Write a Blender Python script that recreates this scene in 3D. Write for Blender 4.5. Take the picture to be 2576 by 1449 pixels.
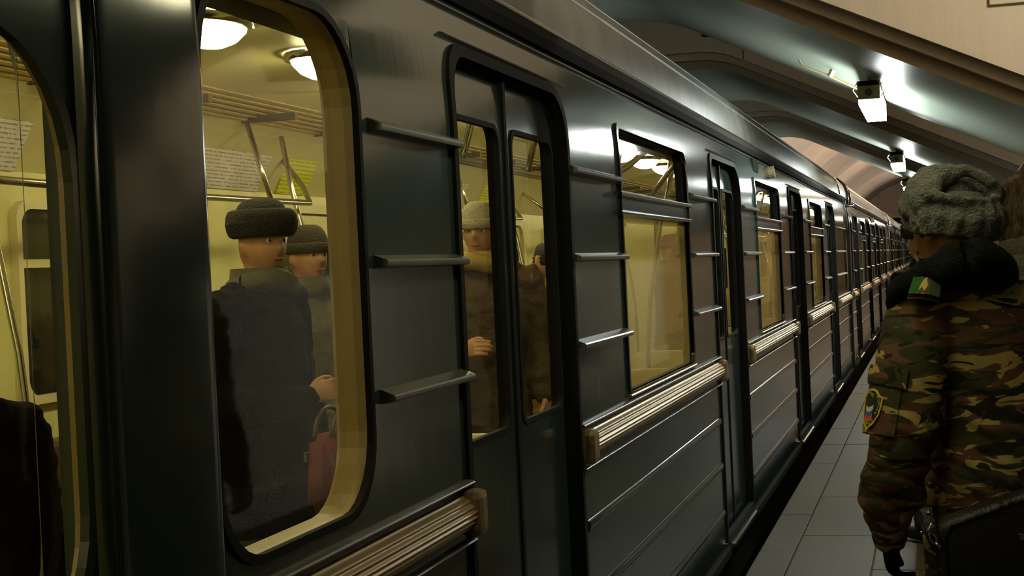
import bpy, bmesh, math, random
from mathutils import Vector, Matrix, noise

random.seed(7)
for o in list(bpy.data.objects):
    bpy.data.objects.remove(o, do_unlink=True)
scene = bpy.context.scene
C = scene.collection
PI = math.pi
R = math.radians

# ------------------------------------------------------------------ camera
W, H = 2576.0, 1449.0
FPX = 3850.0                      # focal length in pixels of the 2576 wide frame
VPX, VPY, ROLL = 2352.0, 627.0, R(2.7)
CAMZ = 1.52
_vx, _vy = VPX - W / 2, H / 2 - VPY
_dx = _vx * math.cos(ROLL) + _vy * math.sin(ROLL)
_dy = -_vx * math.sin(ROLL) + _vy * math.cos(ROLL)
BETA = -math.atan2(_dy, FPX)
ALPHA = math.atan(_dx / FPX * math.cos(BETA))
fwd = Vector((-math.sin(ALPHA) * math.cos(BETA), math.cos(ALPHA) * math.cos(BETA), math.sin(BETA)))
right0 = Vector((math.cos(ALPHA), math.sin(ALPHA), 0))
up0 = right0.cross(fwd)
right = right0 * math.cos(ROLL) - up0 * math.sin(ROLL)
upv = up0 * math.cos(ROLL) + right0 * math.sin(ROLL)
CAM = Vector((0, 0, CAMZ))
cam_d = bpy.data.cameras.new('camera')
cam_d.sensor_width = 36.0
cam_d.lens = FPX / W * 36.0
cam_d.clip_end = 400
cam = bpy.data.objects.new('camera', cam_d)
C.objects.link(cam)
cam.matrix_world = Matrix(((right.x, upv.x, -fwd.x, CAM.x), (right.y, upv.y, -fwd.y, CAM.y),
                           (right.z, upv.z, -fwd.z, CAM.z), (0, 0, 0, 1)))
scene.camera = cam


def P(px, py, depth):
    """world point seen at pixel (px, py) at a real distance `depth` along the view axis"""
    return CAM + (fwd + right * ((px - W / 2) / FPX) + upv * ((H / 2 - py) / FPX)) * depth


# ------------------------------------------------------------------ world, exposure, hall light
world = bpy.data.worlds.new('world')
scene.world = world
world.use_nodes = True
world.node_tree.nodes['Background'].inputs[0].default_value = (0.10, 0.09, 0.07, 1)
world.node_tree.nodes['Background'].inputs[1].default_value = 0.03
scene.view_settings.view_transform = 'Standard'
scene.view_settings.look = 'None'
scene.view_settings.gamma = 1.0
scene.view_settings.use_curve_mapping = False
scene.view_settings.exposure = 0.0
scene.cycles.use_denoising = True
scene.cycles.max_bounces = 8
scene.cycles.transparent_max_bounces = 16
scene.cycles.sample_clamp_indirect = 4.0


def point_light(name, loc, watts, col, radius=0.2):
    d = bpy.data.lights.new(name, 'POINT')
    d.energy = watts; d.color = col; d.shadow_soft_size = radius
    o = bpy.data.objects.new(name, d); C.objects.link(o); o.location = loc
    return o


# warm globe lamps of the central hall, to the right of the platform
for _y in (1.0, 6.5):
    point_light('hall_globe_light', (4.4, _y, 3.4), 35, (1.0, 0.80, 0.60), 0.25)
# unseen warm fills added high between the ribs to brighten their faces
point_light('bay_fill_light', (1.6, 6.0, 3.95), 230, (1.0, 0.91, 0.78), 0.15)
point_light('bay_fill_light', (1.6, 12.9, 3.95), 26, (1.0, 0.88, 0.66), 0.15)
point_light('bay_fill_light', (1.6, 19.3, 3.95), 14, (1.0, 0.88, 0.66), 0.15)
point_light('end_wall_fill_light', (0.6, 70, 3.4), 60, (1.0, 0.86, 0.72), 0.2)  # unseen fill added to lift the dark end wall
for _y in (32, 42, 54):
    point_light('vault_fill_light', (-0.3, _y, 4.4), 150, (1.0, 0.74, 0.45), 0.2)  # unseen fills added to warm the far car roofs from above
# uplighters along the springing of the barrel vault at the far end of the platform
for _y in (28, 36, 44, 54, 66):
    _d = bpy.data.lights.new('vault_uplighter', 'SPOT'); _d.energy = 1100; _d.color = (1.0, 0.90, 0.78)
    _d.spot_size = R(150); _d.spot_blend = 0.6; _d.shadow_soft_size = 0.25
    _o = bpy.data.objects.new('vault_uplighter', _d); C.objects.link(_o); _o.location = (2.3, _y, 2.3)
    _o.rotation_euler = Vector((-0.75, 0.0, 0.75)).to_track_quat('-Z', 'Y').to_euler()

# ------------------------------------------------------------------ materials
MATS = {}


def mat(name, col, rough=0.5, metal=0.0, var=0.12, scale=8.0, bump=0.0, bscale=40.0, spec=0.5, coat=0.0,
        stretch=(1, 1, 1), emit=None, estr=0.0, col2=None, sheen=0.0):
    if name in MATS:
        return MATS[name]
    m = bpy.data.materials.new(name); m.use_nodes = True
    nt = m.node_tree; N = nt.nodes; L = nt.links
    b = N['Principled BSDF']
    tc = N.new('ShaderNodeTexCoord'); mp = N.new('ShaderNodeMapping')
    mp.inputs['Scale'].default_value = stretch
    L.new(tc.outputs['Object'], mp.inputs['Vector'])
    nz = N.new('ShaderNodeTexNoise'); nz.inputs['Scale'].default_value = scale; nz.inputs['Detail'].default_value = 5
    L.new(mp.outputs['Vector'], nz.inputs['Vector'])
    rp = N.new('ShaderNodeValToRGB')
    c2 = col2 if col2 else tuple(max(0, c * (1 - 2 * var)) for c in col)
    rp.color_ramp.elements[0].position = 0.3; rp.color_ramp.elements[1].position = 0.7
    rp.color_ramp.elements[0].color = (*c2, 1); rp.color_ramp.elements[1].color = (*col, 1)
    L.new(nz.outputs['Fac'], rp.inputs['Fac']); L.new(rp.outputs['Color'], b.inputs['Base Color'])
    b.inputs['Roughness'].default_value = rough; b.inputs['Metallic'].default_value = metal
    b.inputs['Specular IOR Level'].default_value = spec
    b.inputs['Coat Weight'].default_value = coat; b.inputs['Coat Roughness'].default_value = 0.12
    b.inputs['Sheen Weight'].default_value = sheen
    if emit:
        b.inputs['Emission Color'].default_value = (*emit, 1); b.inputs['Emission Strength'].default_value = estr
    if bump > 0:
        n2 = N.new('ShaderNodeTexNoise'); n2.inputs['Scale'].default_value = bscale; n2.inputs['Detail'].default_value = 6
        L.new(mp.outputs['Vector'], n2.inputs['Vector'])
        bp = N.new('ShaderNodeBump'); bp.inputs['Strength'].default_value = bump; bp.inputs['Distance'].default_value = 0.02
        L.new(n2.outputs['Fac'], bp.inputs['Height']); L.new(bp.outputs['Normal'], b.inputs['Normal'])
    MATS[name] = m
    return m


def glass(name, tint, dusty=0.0, dust_col=(0.5, 0.42, 0.2)):
    m = bpy.data.materials.new(name); m.use_nodes = True
    nt = m.node_tree; N = nt.nodes; L = nt.links
    N.clear()
    out = N.new('ShaderNodeOutputMaterial')
    tr = N.new('ShaderNodeBsdfTransparent'); tr.inputs[0].default_value = (*tint, 1)
    gl = N.new('ShaderNodeBsdfGlossy'); gl.inputs['Roughness'].default_value = 0.03
    fr = N.new('ShaderNodeFresnel'); fr.inputs[0].default_value = 1.35
    mx = N.new('ShaderNodeMixShader')
    base = tr
    if dusty > 0:
        tl = N.new('ShaderNodeBsdfTranslucent'); tl.inputs[0].default_value = (*dust_col, 1)
        nz = N.new('ShaderNodeTexNoise'); nz.inputs['Scale'].default_value = 3.0; nz.inputs['Detail'].default_value = 4
        tc = N.new('ShaderNodeTexCoord'); L.new(tc.outputs['Object'], nz.inputs['Vector'])
        mr = N.new('ShaderNodeMapRange'); mr.inputs['To Min'].default_value = dusty * 0.8; mr.inputs['To Max'].default_value = dusty * 1.2
        L.new(nz.outputs['Fac'], mr.inputs['Value'])
        m2 = N.new('ShaderNodeMixShader'); L.new(mr.outputs[0], m2.inputs[0])
        L.new(tr.outputs[0], m2.inputs[1]); L.new(tl.outputs[0], m2.inputs[2]); base = m2
    L.new(fr.outputs[0], mx.inputs[0]); L.new(base.outputs[0], mx.inputs[1]); L.new(gl.outputs[0], mx.inputs[2])
    L.new(mx.outputs[0], out.inputs[0])
    MATS[name] = m
    return m


def emis(name, col, strength):
    m = bpy.data.materials.new(name); m.use_nodes = True
    N = m.node_tree.nodes; L = m.node_tree.links; N.clear()
    e = N.new('ShaderNodeEmission'); o = N.new('ShaderNodeOutputMaterial')
    e.inputs[0].default_value = (*col, 1); e.inputs[1].default_value = strength
    L.new(e.outputs[0], o.inputs[0])
    MATS[name] = m
    return m


PAINT = mat('train_paint', (0.016, 0.027, 0.024), 0.14, var=0.10, scale=2.5, spec=0.5, stretch=(1, 3, 0.5), bump=0.03, bscale=2.0)
ROOF = mat('roof_paint', (0.09, 0.09, 0.075), 0.42, var=0.25, scale=3, stretch=(1, 2, 1), bump=0.05, bscale=4)
RUBBER = mat('black_rubber', (0.007, 0.007, 0.006), 0.75, var=0.1, spec=0.1)
DARKTRIM = mat('gutter_and_shade_black', (0.008, 0.008, 0.006), 0.8, spec=0.08)  # black gutter; on the sill beam the black paints in shade
RAILM = mat('rail_paint', (0.07, 0.075, 0.065), 0.28, metal=0.2, var=0.1, scale=6)
BELTM = mat('belt_metal', (0.34, 0.25, 0.13), 0.36, metal=0.7, var=0.12, scale=10, stretch=(1, 0.2, 6))
CHROME = mat('polished_steel', (0.62, 0.60, 0.54), 0.18, metal=1.0, var=0.05)
LAMINATE = mat('cream_laminate', (0.66, 0.62, 0.27), 0.35, var=0.05, scale=5)
LAMIN2 = mat('pale_cove_laminate', (0.66, 0.60, 0.32), 0.4, var=0.04)
REVEAL = mat('window_reveal', (0.26, 0.18, 0.055), 0.45, var=0.08)
LINO = mat('brown_linoleum', (0.12, 0.08, 0.045), 0.5)
SEATV = mat('dark_vinyl', (0.10, 0.055, 0.035), 0.4, var=0.15)
SLATM = mat('grille_slat', (0.62, 0.47, 0.18), 0.4, metal=0.3)
DARKVOID = mat('duct_dark', (0.10, 0.085, 0.045), 0.8)
GLASS = glass('window_glass', (0.88, 0.88, 0.74))
DUSTY = glass('dusty_window_glass', (0.80, 0.78, 0.55), 0.42, (0.62, 0.50, 0.20))
NIGHTGLASS = mat('dark_tunnel_glass', (0.02, 0.022, 0.018), 0.06, var=0.1, spec=0.6)
DOMEM = emis('car_lamp_glow', (1.0, 0.88, 0.48), 36.0)
DIFFM = emis('fluorescent_glow', (0.93, 1.0, 0.94), 80.0)
DIFFD = emis('dim_fluorescent_glow', (1.0, 0.93, 0.56), 15.0)  # weaker, yellower glow for the two near lamps
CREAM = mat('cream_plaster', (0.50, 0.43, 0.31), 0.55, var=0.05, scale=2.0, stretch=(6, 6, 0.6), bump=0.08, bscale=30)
CREAMD = mat('brown_and_shade_cream', (0.36, 0.29, 0.17), 0.5, var=0.06, scale=2.0, bump=0.05, bscale=25)  # brown strip and plain walls; on stepped undersides it paints their shade
SOFFIT = mat('grey_green_gloss_paint', (0.235, 0.285, 0.235), 0.38, var=0.08, scale=1.2, bump=0.04, bscale=5, spec=0.7)
VAULTM = mat('pinkish_vault_paint', (0.50, 0.40, 0.32), 0.35, var=0.06, scale=1.5)
STONE = mat('platform_granite', (0.042, 0.037, 0.013), 0.55, var=0.16, scale=22, bump=0.12, bscale=60, stretch=(1, 3, 1), spec=0.25)
STONEE = mat('platform_edge_granite', (0.044, 0.037, 0.014), 0.55, var=0.2, scale=26, bump=0.15, bscale=50, stretch=(1, 4, 1), spec=0.25)
GROUT = mat('joint_grout', (0.025, 0.022, 0.015), 0.8)
TRACKM = mat('track_bed_dark', (0.012, 0.011, 0.009), 0.9)
LAMPMET = mat('lamp_end_plate', (0.36, 0.30, 0.15), 0.45, metal=0.2, var=0.15)


# ------------------------------------------------------------------ mesh helpers
class MB:
    def __init__(self):
        self.v = []; self.f = []; self.mi = []

    def quad(self, a, b, c, d, m=0):
        n = len(self.v); self.v += [a, b, c, d]; self.f.append((n, n + 1, n + 2, n + 3)); self.mi.append(m)

    def face(self, pts, m=0):
        n = len(self.v); self.v += list(pts); self.f.append(tuple(range(n, n + len(pts)))); self.mi.append(m)

    def box(self, x0, x1, y0, y1, z0, z1, m=0):
        n = len(self.v)
        self.v += [(x0, y0, z0), (x1, y0, z0), (x1, y1, z0), (x0, y1, z0), (x0, y0, z1), (x1, y0, z1), (x1, y1, z1), (x0, y1, z1)]
        for q in ((0, 3, 2, 1), (4, 5, 6, 7), (0, 1, 5, 4), (1, 2, 6, 5), (2, 3, 7, 6), (3, 0, 4, 7)):
            self.f.append(tuple(n + i for i in q)); self.mi.append(m)

    def bbox(self, x0, x1, y0, y1, z0, z1, b=0.01, m=0):
        """box with bevelled edges"""
        bm = bmesh.new()
        bmesh.ops.create_cube(bm, size=1)
        for v in bm.verts:
            v.co = Vector(((x0 + x1) / 2 + v.co.x * (x1 - x0), (y0 + y1) / 2 + v.co.y * (y1 - y0), (z0 + z1) / 2 + v.co.z * (z1 - z0)))
        bmesh.ops.bevel(bm, geom=list(bm.edges), offset=b, segments=2, affect='EDGES', profile=0.6)
        self.add_bm(bm, m); bm.free()

    def add_bm(self, bm, m=0):
        n = len(self.v); bm.verts.index_update()
        self.v += [tuple(v.co) for v in bm.verts]
        for f in bm.faces:
            self.f.append(tuple(n + v.index for v in f.verts)); self.mi.append(m)

    def loft(self, rings, close=True, caps=True, m=0):
        n = len(self.v); k = len(rings[0])
        for r in rings: self.v += [tuple(p) for p in r]
        for i in range(len(rings) - 1):
            for j in range(k if close else k - 1):
                a = n + i * k + j; b = n + i * k + (j + 1) % k
                self.f.append((a, b, b + k, a + k)); self.mi.append(m)
        if caps and close:
            self.f.append(tuple(n + j for j in reversed(range(k)))); self.mi.append(m)
            self.f.append(tuple(n + (len(rings) - 1) * k + j for j in range(k))); self.mi.append(m)

    def extrude(self, prof, y0, y1, close=True, caps=True, m=0, ny=1):
        rings = []
        for i in range(ny + 1):
            y = y0 + (y1 - y0) * i / ny
            rings.append([(p[0], y, p[1]) for p in prof])
        self.loft(rings, close, caps, m)

    def tube(self, pts, r, k=8, m=0, caps=True):
        pts = [Vector(p) for p in pts]; rings = []
        rr = r if isinstance(r, (list, tuple)) else [r] * len(pts)
        prev = None
        for i, p in enumerate(pts):
            t = (pts[min(i + 1, len(pts) - 1)] - pts[max(i - 1, 0)]).normalized()
            if prev is None:
                a = Vector((0, 0, 1)) if abs(t.z) < 0.9 else Vector((1, 0, 0))
                n1 = t.cross(a).normalized()
            else:
                n1 = (prev - t * prev.dot(t)).normalized()
            prev = n1
            n2 = t.cross(n1)
            rings.append([p + (n1 * math.cos(2 * PI * j / k) + n2 * math.sin(2 * PI * j / k)) * rr[i] for j in range(k)])
        self.loft(rings, True, caps, m)

    def mesh(self, name, mats, smooth=False, fix=True, weld=0.0):
        me = bpy.data.meshes.new(name)
        me.from_pydata([tuple(v) for v in self.v], [], self.f)
        if not isinstance(mats, (list, tuple)): mats = [mats]
        for mm in mats: me.materials.append(mm)
        for i, p in enumerate(me.polygons):
            p.material_index = self.mi[i]; p.use_smooth = smooth
        if fix or weld:
            bm = bmesh.new(); bm.from_mesh(me)
            if weld: bmesh.ops.remove_doubles(bm, verts=bm.verts, dist=weld)
            if fix: bmesh.ops.recalc_face_normals(bm, faces=bm.faces)
            bm.to_mesh(me); bm.free()
        me.update()
        return me

    def build(self, name, mats, parent=None, smooth=False, fix=True, weld=0.0, loc=None):
        return link(name, self.mesh(name, mats, smooth, fix, weld), parent, loc)


def link(name, me, parent=None, loc=None):
    o = bpy.data.objects.new(name, me); C.objects.link(o)
    if parent: o.parent = parent
    if loc is not None: o.location = loc
    return o


def empty(name, loc=(0, 0, 0), rz=0.0):
    o = bpy.data.objects.new(name, None); C.objects.link(o)
    o.location = loc; o.rotation_euler = (0, 0, rz); o.empty_display_size = 0.1
    return o


def tag(o, label=None, cat=None, group=None, kind=None):
    if label: o['label'] = label
    if cat: o['category'] = cat
    if group: o['group'] = group
    if kind: o['kind'] = kind
    return o


KIDS = {}


def copy_tree(o, parent=None):
    c = o.copy(); C.objects.link(c)
    if parent: c.parent = parent
    for ch in o.children: copy_tree(ch, c)
    return c


def smooth_by_angle(me, ang=R(35)):
    for p in me.polygons: p.use_smooth = True
    bm = bmesh.new(); bm.from_mesh(me)
    for e in bm.edges:
        if len(e.link_faces) == 2 and e.calc_face_angle(0) > ang: e.smooth = False
    bm.to_mesh(me); bm.free()

# ================================================================== THE STATION
EDGE = -0.945           # platform edge (x)
SEAM = -0.757
# platform: a base with grout colour and stone slabs laid on it
m = MB(); m.box(EDGE, 9.0, -9, 78, -1.1, -0.012)
floor = m.build('floor', GROUT); tag(floor, kind='structure')
slab_cache = {}


def slab(x0, x1, y0, y1, mt, parent, key):
    g = 0.004
    if key not in slab_cache:
        mb = MB(); w, l = x1 - x0 - 2 * g, y1 - y0 - 2 * g
        mb.bbox(-w / 2, w / 2, -l / 2, l / 2, -0.03, 0.0, 0.003)
        slab_cache[key] = mb.mesh('slab', mt)
    o = link('slab', slab_cache[key], parent, ((x0 + x1) / 2, (y0 + y1) / 2, random.uniform(-0.0015, 0.0015)))
    return o


y = -1.0
while y < 43:
    slab(EDGE, SEAM, y, y + 1.12, STONEE, floor, 'edge'); y += 1.12
cols = [(SEAM, -0.356), (-0.356, 0.045), (0.045, 0.446), (0.446, 0.847)]
for ci, (a, b) in enumerate(cols):
    y = -1.0 + 0.45 * (ci % 2) - 0.02
    while y < (43 if ci == 0 else 30 if ci == 1 else 16):
        slab(a, b, y, y + 1.345, STONE, floor, 'main'); y += 1.345
# beyond the slabs that can be told apart: the same stone as one surface
m = MB()
m.box(EDGE, SEAM - 0.004, 43, 78, -0.02, -0.005); m.box(SEAM, -0.356, 43, 78, -0.02, -0.005)
m.box(-0.352, 0.045, 30, 78, -0.02, -0.005); m.box(0.049, 0.846, 16, 78, -0.02, -0.005)
m.box(0.851, 9, -9, 78, -0.02, -0.001); m.box(EDGE, 0.846, -9, -1.5, -0.02, -0.001)
o = m.build('far_paving', STONE, floor); o['kind'] = 'stuff'

m = MB(); m.box(-5.2, EDGE - 0.001, -9, 100, -1.4, -1.1)
tag(m.build('track_bed', TRACKM), kind='structure')
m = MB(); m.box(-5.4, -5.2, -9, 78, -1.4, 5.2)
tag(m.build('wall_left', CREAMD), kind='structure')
m = MB(); m.box(9.0, 9.2, -9, 78, -1.1, 5.2)
tag(m.build('wall_right', CREAM), kind='structure')
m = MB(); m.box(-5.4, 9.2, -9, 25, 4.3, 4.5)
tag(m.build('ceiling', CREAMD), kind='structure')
m = MB(); m.box(-5.4, 9.2, -9.2, -9, -1.4, 5.4)
tag(m.build('wall_back', CREAMD), kind='structure')

# deep transverse ribs with a flat part above the track and a flank sloping down over the platform
KS = 0.80              # size of the ceiling structure
HC = 1.79 + CAMZ
SL = 0.475
XC = -1.88


def path_h(x):
    w = 0.22
    if x < XC - w: return HC
    if x > 0.95: return HC - SL * (0.95 - XC) - 0.06 * (x - 0.95)
    if x > XC + w: return HC - SL * (x - XC)
    t = (x - XC + w)
    return HC - SL * t * t / (4 * w)


XS = [-5.2, -4.2, -3.4, -2.8] + [XC - 0.22 + 0.055 * i for i in range(9)] + [-1.2, -0.8, -0.4, 0.0, 0.5, 0.95, 1.4, 2.2]


def sweep(mb, prof, mi=0):
    """prof: (y, dh) section swept along the rib's polygonal underside"""
    mb.loft([[(x, p[0], path_h(x) + p[1]) for p in prof] for x in XS], False, False, mi)


def rib(y0, y1, name):
    mb = MB()
    # near face, two stepped mouldings, convex glossy soffit, far face
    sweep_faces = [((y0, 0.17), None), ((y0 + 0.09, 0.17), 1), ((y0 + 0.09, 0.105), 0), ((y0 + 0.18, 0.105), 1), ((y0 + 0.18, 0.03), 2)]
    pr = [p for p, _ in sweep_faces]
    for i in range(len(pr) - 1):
        sweep(mb, [pr[i], pr[i + 1]], 2 if i == 3 else (0 if i == 1 else 1))  # undersides take the darker cream, their shade put into the colour
    # soffit, bulging down
    n = 12; s0 = y0 + 0.18; s1 = y1; dep = 0.07
    arc = [(s0 + (s1 - s0) * i / n, 0.03 - dep * math.sin(PI * i / n) ** 0.8 if 0 < i < n else 0.03) for i in range(n + 1)]
    sweep(mb, arc, 3)
    sweep(mb, [(y1, 0.03), (y1, 0.12)], 1)
    sweep(mb, [(y1, 0.12), (y1 + 0.08, 0.12)], 1)
    # near and far faces up to the ceiling
    mb.loft([[(x, y0, path_h(x) + 0.17), (x, y0, 4.3)] for x in XS], False, False, 0)
    mb.loft([[(x, y1 + 0.08, path_h(x) + 0.12), (x, y1 + 0.08, 4.3)] for x in XS], False, False, 0)
    me = mb.mesh(name, [CREAM, CREAMD, CREAMD, SOFFIT], smooth=False, fix=False, weld=0.0005)
    smooth_by_angle(me, R(28))
    o = link(name, me); tag(o, kind='structure')
    # pylon that carries the rib on the hall side
    pm = MB(); pm.bbox(1.9, 3.1, y0, y1 + 0.1, -0.01, path_h(2.1) + 0.5, 0.03)
    pm.bbox(1.86, 3.14, y0 - 0.04, y1 + 0.14, -0.01, 0.22, 0.02)
    tag(pm.build('pylon', CREAM), kind='structure')
    return o


RIBS = [(a * KS, b * KS) for a, b in ((-5.9, -1.9), (2.0, 6.2), (10.1, 14.3), (18.0, 22.2), (25.9, 29.6))]
ribs = [rib(a, b, 'ceiling_rib') for a, b in RIBS]

# small fittings on the rib undersides and faces
ribA = ribs[2]
q = P(1776, 84, 14.35 * KS); m = MB()
m.bbox(q.x - 0.025, q.x + 0.025, q.y - 0.08, q.y + 0.0, q.z - 0.03, q.z + 0.06, 0.006)
m.tube([(q.x - 0.08, q.y - 0.03, q.z + 0.05), (q.x, q.y - 0.03, q.z + 0.045), (q.x + 0.05, q.y - 0.03, q.z + 0.03)], 0.008, 6)
m.build('junction_box', RUBBER, ribA)
# hatch frame on the lit rib face; a black sheet paints the opening's shade
q = P(2540, 6, 10.3 * KS); yy = RIBS[2][0]
m = MB(); x0, z0 = q.x - 0.13, q.z - 0.07
for (a, b, c_, d) in ((x0 - 0.0, x0 + 1.0, z0 - 0.03, z0 + 0.06), (x0, x0 + 0.08, z0 + 0.06, z0 + 0.6)):
    m.bbox(a, b, yy - 0.022, yy + 0.005, c_, d, 0.006)
hf = m.build('hatch_frame', CREAM, ribA)
m = MB(); m.box(x0 + 0.08, x0 + 1.0, yy - 0.006, yy - 0.002, z0 + 0.06, z0 + 0.6); m.build('hatch_shade_sheet', RUBBER, ribA)
m = MB(); m.tube([(x0 + 0.2, yy - 0.012, z0 + 0.09), (x0 + 0.5, yy - 0.012, z0 + 0.08)], 0.012, 6); m.build('hatch_pipe', BELTM, ribA)
# plaster joint lines on the second lit rib face
for (px, py0, py1) in ((1853, 100, 168),):
    a = P(px, py0, 17.3 * KS); b = P(px + 3, py1, 17.3 * KS)
    m = MB(); yb = RIBS[3][0]
    m.box(a.x - 0.004, a.x + 0.004, yb - 0.003, yb + 0.001, path_h(a.x) + 0.18, path_h(a.x) + 0.8); m.build('plaster_joint', GROUT, ribs[3])

# ---- barrel vault at the far end, with shallow ring ribs
VC, VZ, VR = -0.5, CAMZ - 0.3, 3.86
Y0V, Y1V = 23.85, 78.0
m = MB(); rings = []
yy = Y0V
ys = []
while yy < Y1V: ys.append(yy); yy += 0.35
ys.append(Y1V)
for y in ys:
    ph = ((y - 33.0) % 7.0) / 7.0
    r = VR + 0.10 * math.cos(2 * PI * ph) + 0.05 * math.cos(4 * PI * ph)
    rings.append([(VC + r * math.cos(PI * j / 40), y, VZ + r * math.sin(PI * j / 40)) for j in range(41)])
m.loft(rings, False, False)
vo = m.build('vault', VAULTM, smooth=True, fix=False); tag(vo, kind='structure')
m = MB(); m.box(-5.4, VC - VR + 0.2, Y0V, Y1V, -1.4, VZ + 0.05); m.box(VC + VR - 0.05, 3.6, Y0V, Y1V, -0.02, VZ + 0.05)
tag(m.build('wall_vault_side', VAULTM), kind='structure')
# ring wall that closes the rib zone above the vault opening
m = MB(); n = 40
for j in range(n):
    a0, a1 = PI * j / n, PI * (j + 1) / n
    r = VR + 0.02
    m.quad((VC + r * math.cos(a0), Y0V, VZ + r * math.sin(a0)), (VC + r * math.cos(a1), Y0V, VZ + r * math.sin(a1)),
           (VC + 9 * math.cos(a1), Y0V, VZ + 6 * math.sin(a1)), (VC + 9 * math.cos(a0), Y0V, VZ + 6 * math.sin(a0)))
tag(m.build('wall_vault_ring', CREAMD, fix=False), kind='structure')
# end wall with ledge and tunnel portal above the track
zt = CAMZ + 1.62
m = MB()
m.box(-5.0, 4.0, 78, 78.4, zt, 6.0); m.box(-0.6, 4.0, 78, 78.4, -1.2, zt)
tag(m.build('wall_end', VAULTM), kind='structure')
m = MB(); m.bbox(-4.6, 3.6, 77.8, 78.0, zt, zt + 0.3, 0.03); m.bbox(-2.6, -1.9, 77.93, 78.0, zt + 1.1, zt + 1.9, 0.02)
tag(m.build('trim_1', VAULTM), kind='structure')
m = MB(); m.box(-5.0, -4.9, 78.4, 110, -1.2, 4); m.box(-0.6, -0.5, 78.4, 110, -1.2, 4); m.box(-5, -0.5, 78.4, 110, 3.6, 3.7); m.box(-5, -0.5, 110, 110.1, -1.2, 4)
tag(m.build('tunnel', TRACKM), kind='structure')

# ---- platform lamps: long boxes under the ribs, end plate towards the viewer
LAMPS = [(-4.6, 'platform lamp behind the viewer under the first ceiling rib'),
         (3.2, 'platform lamp overhead, nearest rib above the viewer'),
         (11.35, 'largest glowing box lamp with brown end plate under the nearest visible rib'),
         (19.75, 'smaller glowing box lamp under the second rib, just above the fur hat'),
         (27.4, 'smallest glowing lamp, farthest, beside the left edge of the fur hat')]
for i, (ly, lab) in enumerate(LAMPS):
    ly *= KS; lx = -0.33; zt = CAMZ + 0.99; zb = CAMZ + 0.855; Ln = 1.25
    root = empty('platform_lamp', (lx, ly, path_h(lx))); tag(root, lab, 'lamp', 'platform box lamps')
    b = root.location
    m = MB()
    wt, wb = 0.062, 0.060
    sec = lambda w0, w1, za, zb_: [(-w0, za), (w0, za), (w1, zb_), (-w1, zb_)]
    m.extrude([(-wb, zb - b.z), (wb, zb - b.z), (wt, zt - 0.028 - b.z), (-wt, zt - 0.028 - b.z)], 0.03, Ln)
    m.build('diffuser', DIFFM if i > 1 else DIFFD, root)
    m = MB(); m.extrude([(-wt, zt - 0.028 - b.z), (wt, zt - 0.028 - b.z), (wt * 0.8, zt - b.z), (-wt * 0.8, zt - b.z)], 0.0, Ln + 0.03)
    m.build('housing', LAMPMET, root)
    m = MB(); m.extrude([(-wb * 1.02, zb + 0.028 - b.z), (wb * 1.02, zb + 0.028 - b.z), (wt * 1.05, zt - b.z), (-wt * 1.05, zt - b.z)], 0.0, 0.028)
    ep = m.build('end_plate', LAMPMET, root)
    m = MB(); m.tube([(0, -0.004, (zb + zt) / 2 - b.z), (0, 0.004, (zb + zt) / 2 - b.z)], 0.022, 12); m.build('cable_boss', DARKVOID, ep)
    m = MB(); m.extrude([(-wb, zb - b.z), (wb, zb - b.z), (wt, zt - b.z), (-wt, zt - b.z)], Ln, Ln + 0.03); m.build('end_plate', LAMPMET, root)
    for yb in (0.18, Ln - 0.2):
        m = MB(); m.box(-0.012, 0.012, yb, yb + 0.03, zt - b.z, 0.02); m.build('hanger', LAMPMET, root)
    for sx in (-1, 1):
        m = MB(); m.tube([(sx * wt, 0.05, zt - b.z), (sx * (wt + 0.03), 0.04, zt - 0.05 - b.z), (sx * wt * 0.95, 0.03, zt - 0.10 - b.z)], 0.004, 6)
        m.build('latch_wire', CHROME, root)
    if i == 2:
        pts = [(-0.42, 0.4, 0.45 * 0.42 - 0.05), (-0.40, 0.4, 0.45 * 0.40 - 0.08), (-0.24, 0.4, 0.11 - 0.085), (-0.05, 0.4, -0.08)]
        m = MB(); m.tube(pts, 0.008, 6); m.tube([(-0.24, 0.4, 0.02), (-0.22, 0.4, 0.06)], 0.02, 6)
        m.build('conduit', LAMPMET, root)

# ================================================================== THE TRAIN
CARL = 18.7
CAR1 = 1.995            # y of the first junction pillar
CX = -2.45              # car centre line


def XW(z):
    return -1.10 - (0.34 * (z - 1.85) ** 2 if z > 1.85 else 0.0)


DOORS = [(1.515 + 4.4 * i, 2.665 + 4.4 * i) for i in range(4)]
WINS = [(DOORS[i][1] + 0.845, DOORS[i + 1][0] - 0.845) for i in range(3)]
ZB, ZT = 0.02, 2.25
# openings: (y0, y1, z0, z1, radius top, radius bottom, kind)
OPEN = [(0.185, 0.875, 1.06, 2.03, 0.17, 0.15, 'end')]
OPEN += [(a, b, 0.05, 2.05, 0.10, 0.01, 'door') for a, b in DOORS]
OPEN += [(a, b, 1.05, 2.02, 0.035, 0.03, 'win') for a, b in WINS]
OPEN += [(17.75, 18.51, 1.06, 1.86, 0.19, 0.15, 'rear')]
OPEN.sort()


def rrect(y0, y1, z0, z1, rt, rb, n=7):
    """outline of an opening, counter-clockwise seen from the platform"""
    pts = []
    for (cy, cz, r, a0) in ((y1 - rb, z0 + rb, rb, -90), (y1 - rt, z1 - rt, rt, 0), (y0 + rt, z1 - rt, rt, 90), (y0 + rb, z0 + rb, rb, 180)):
        for k in range(n + 1):
            a = R(a0 + 90 * k / n); pts.append((cy + r * math.cos(a), cz + r * math.sin(a)))
    return pts


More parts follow.
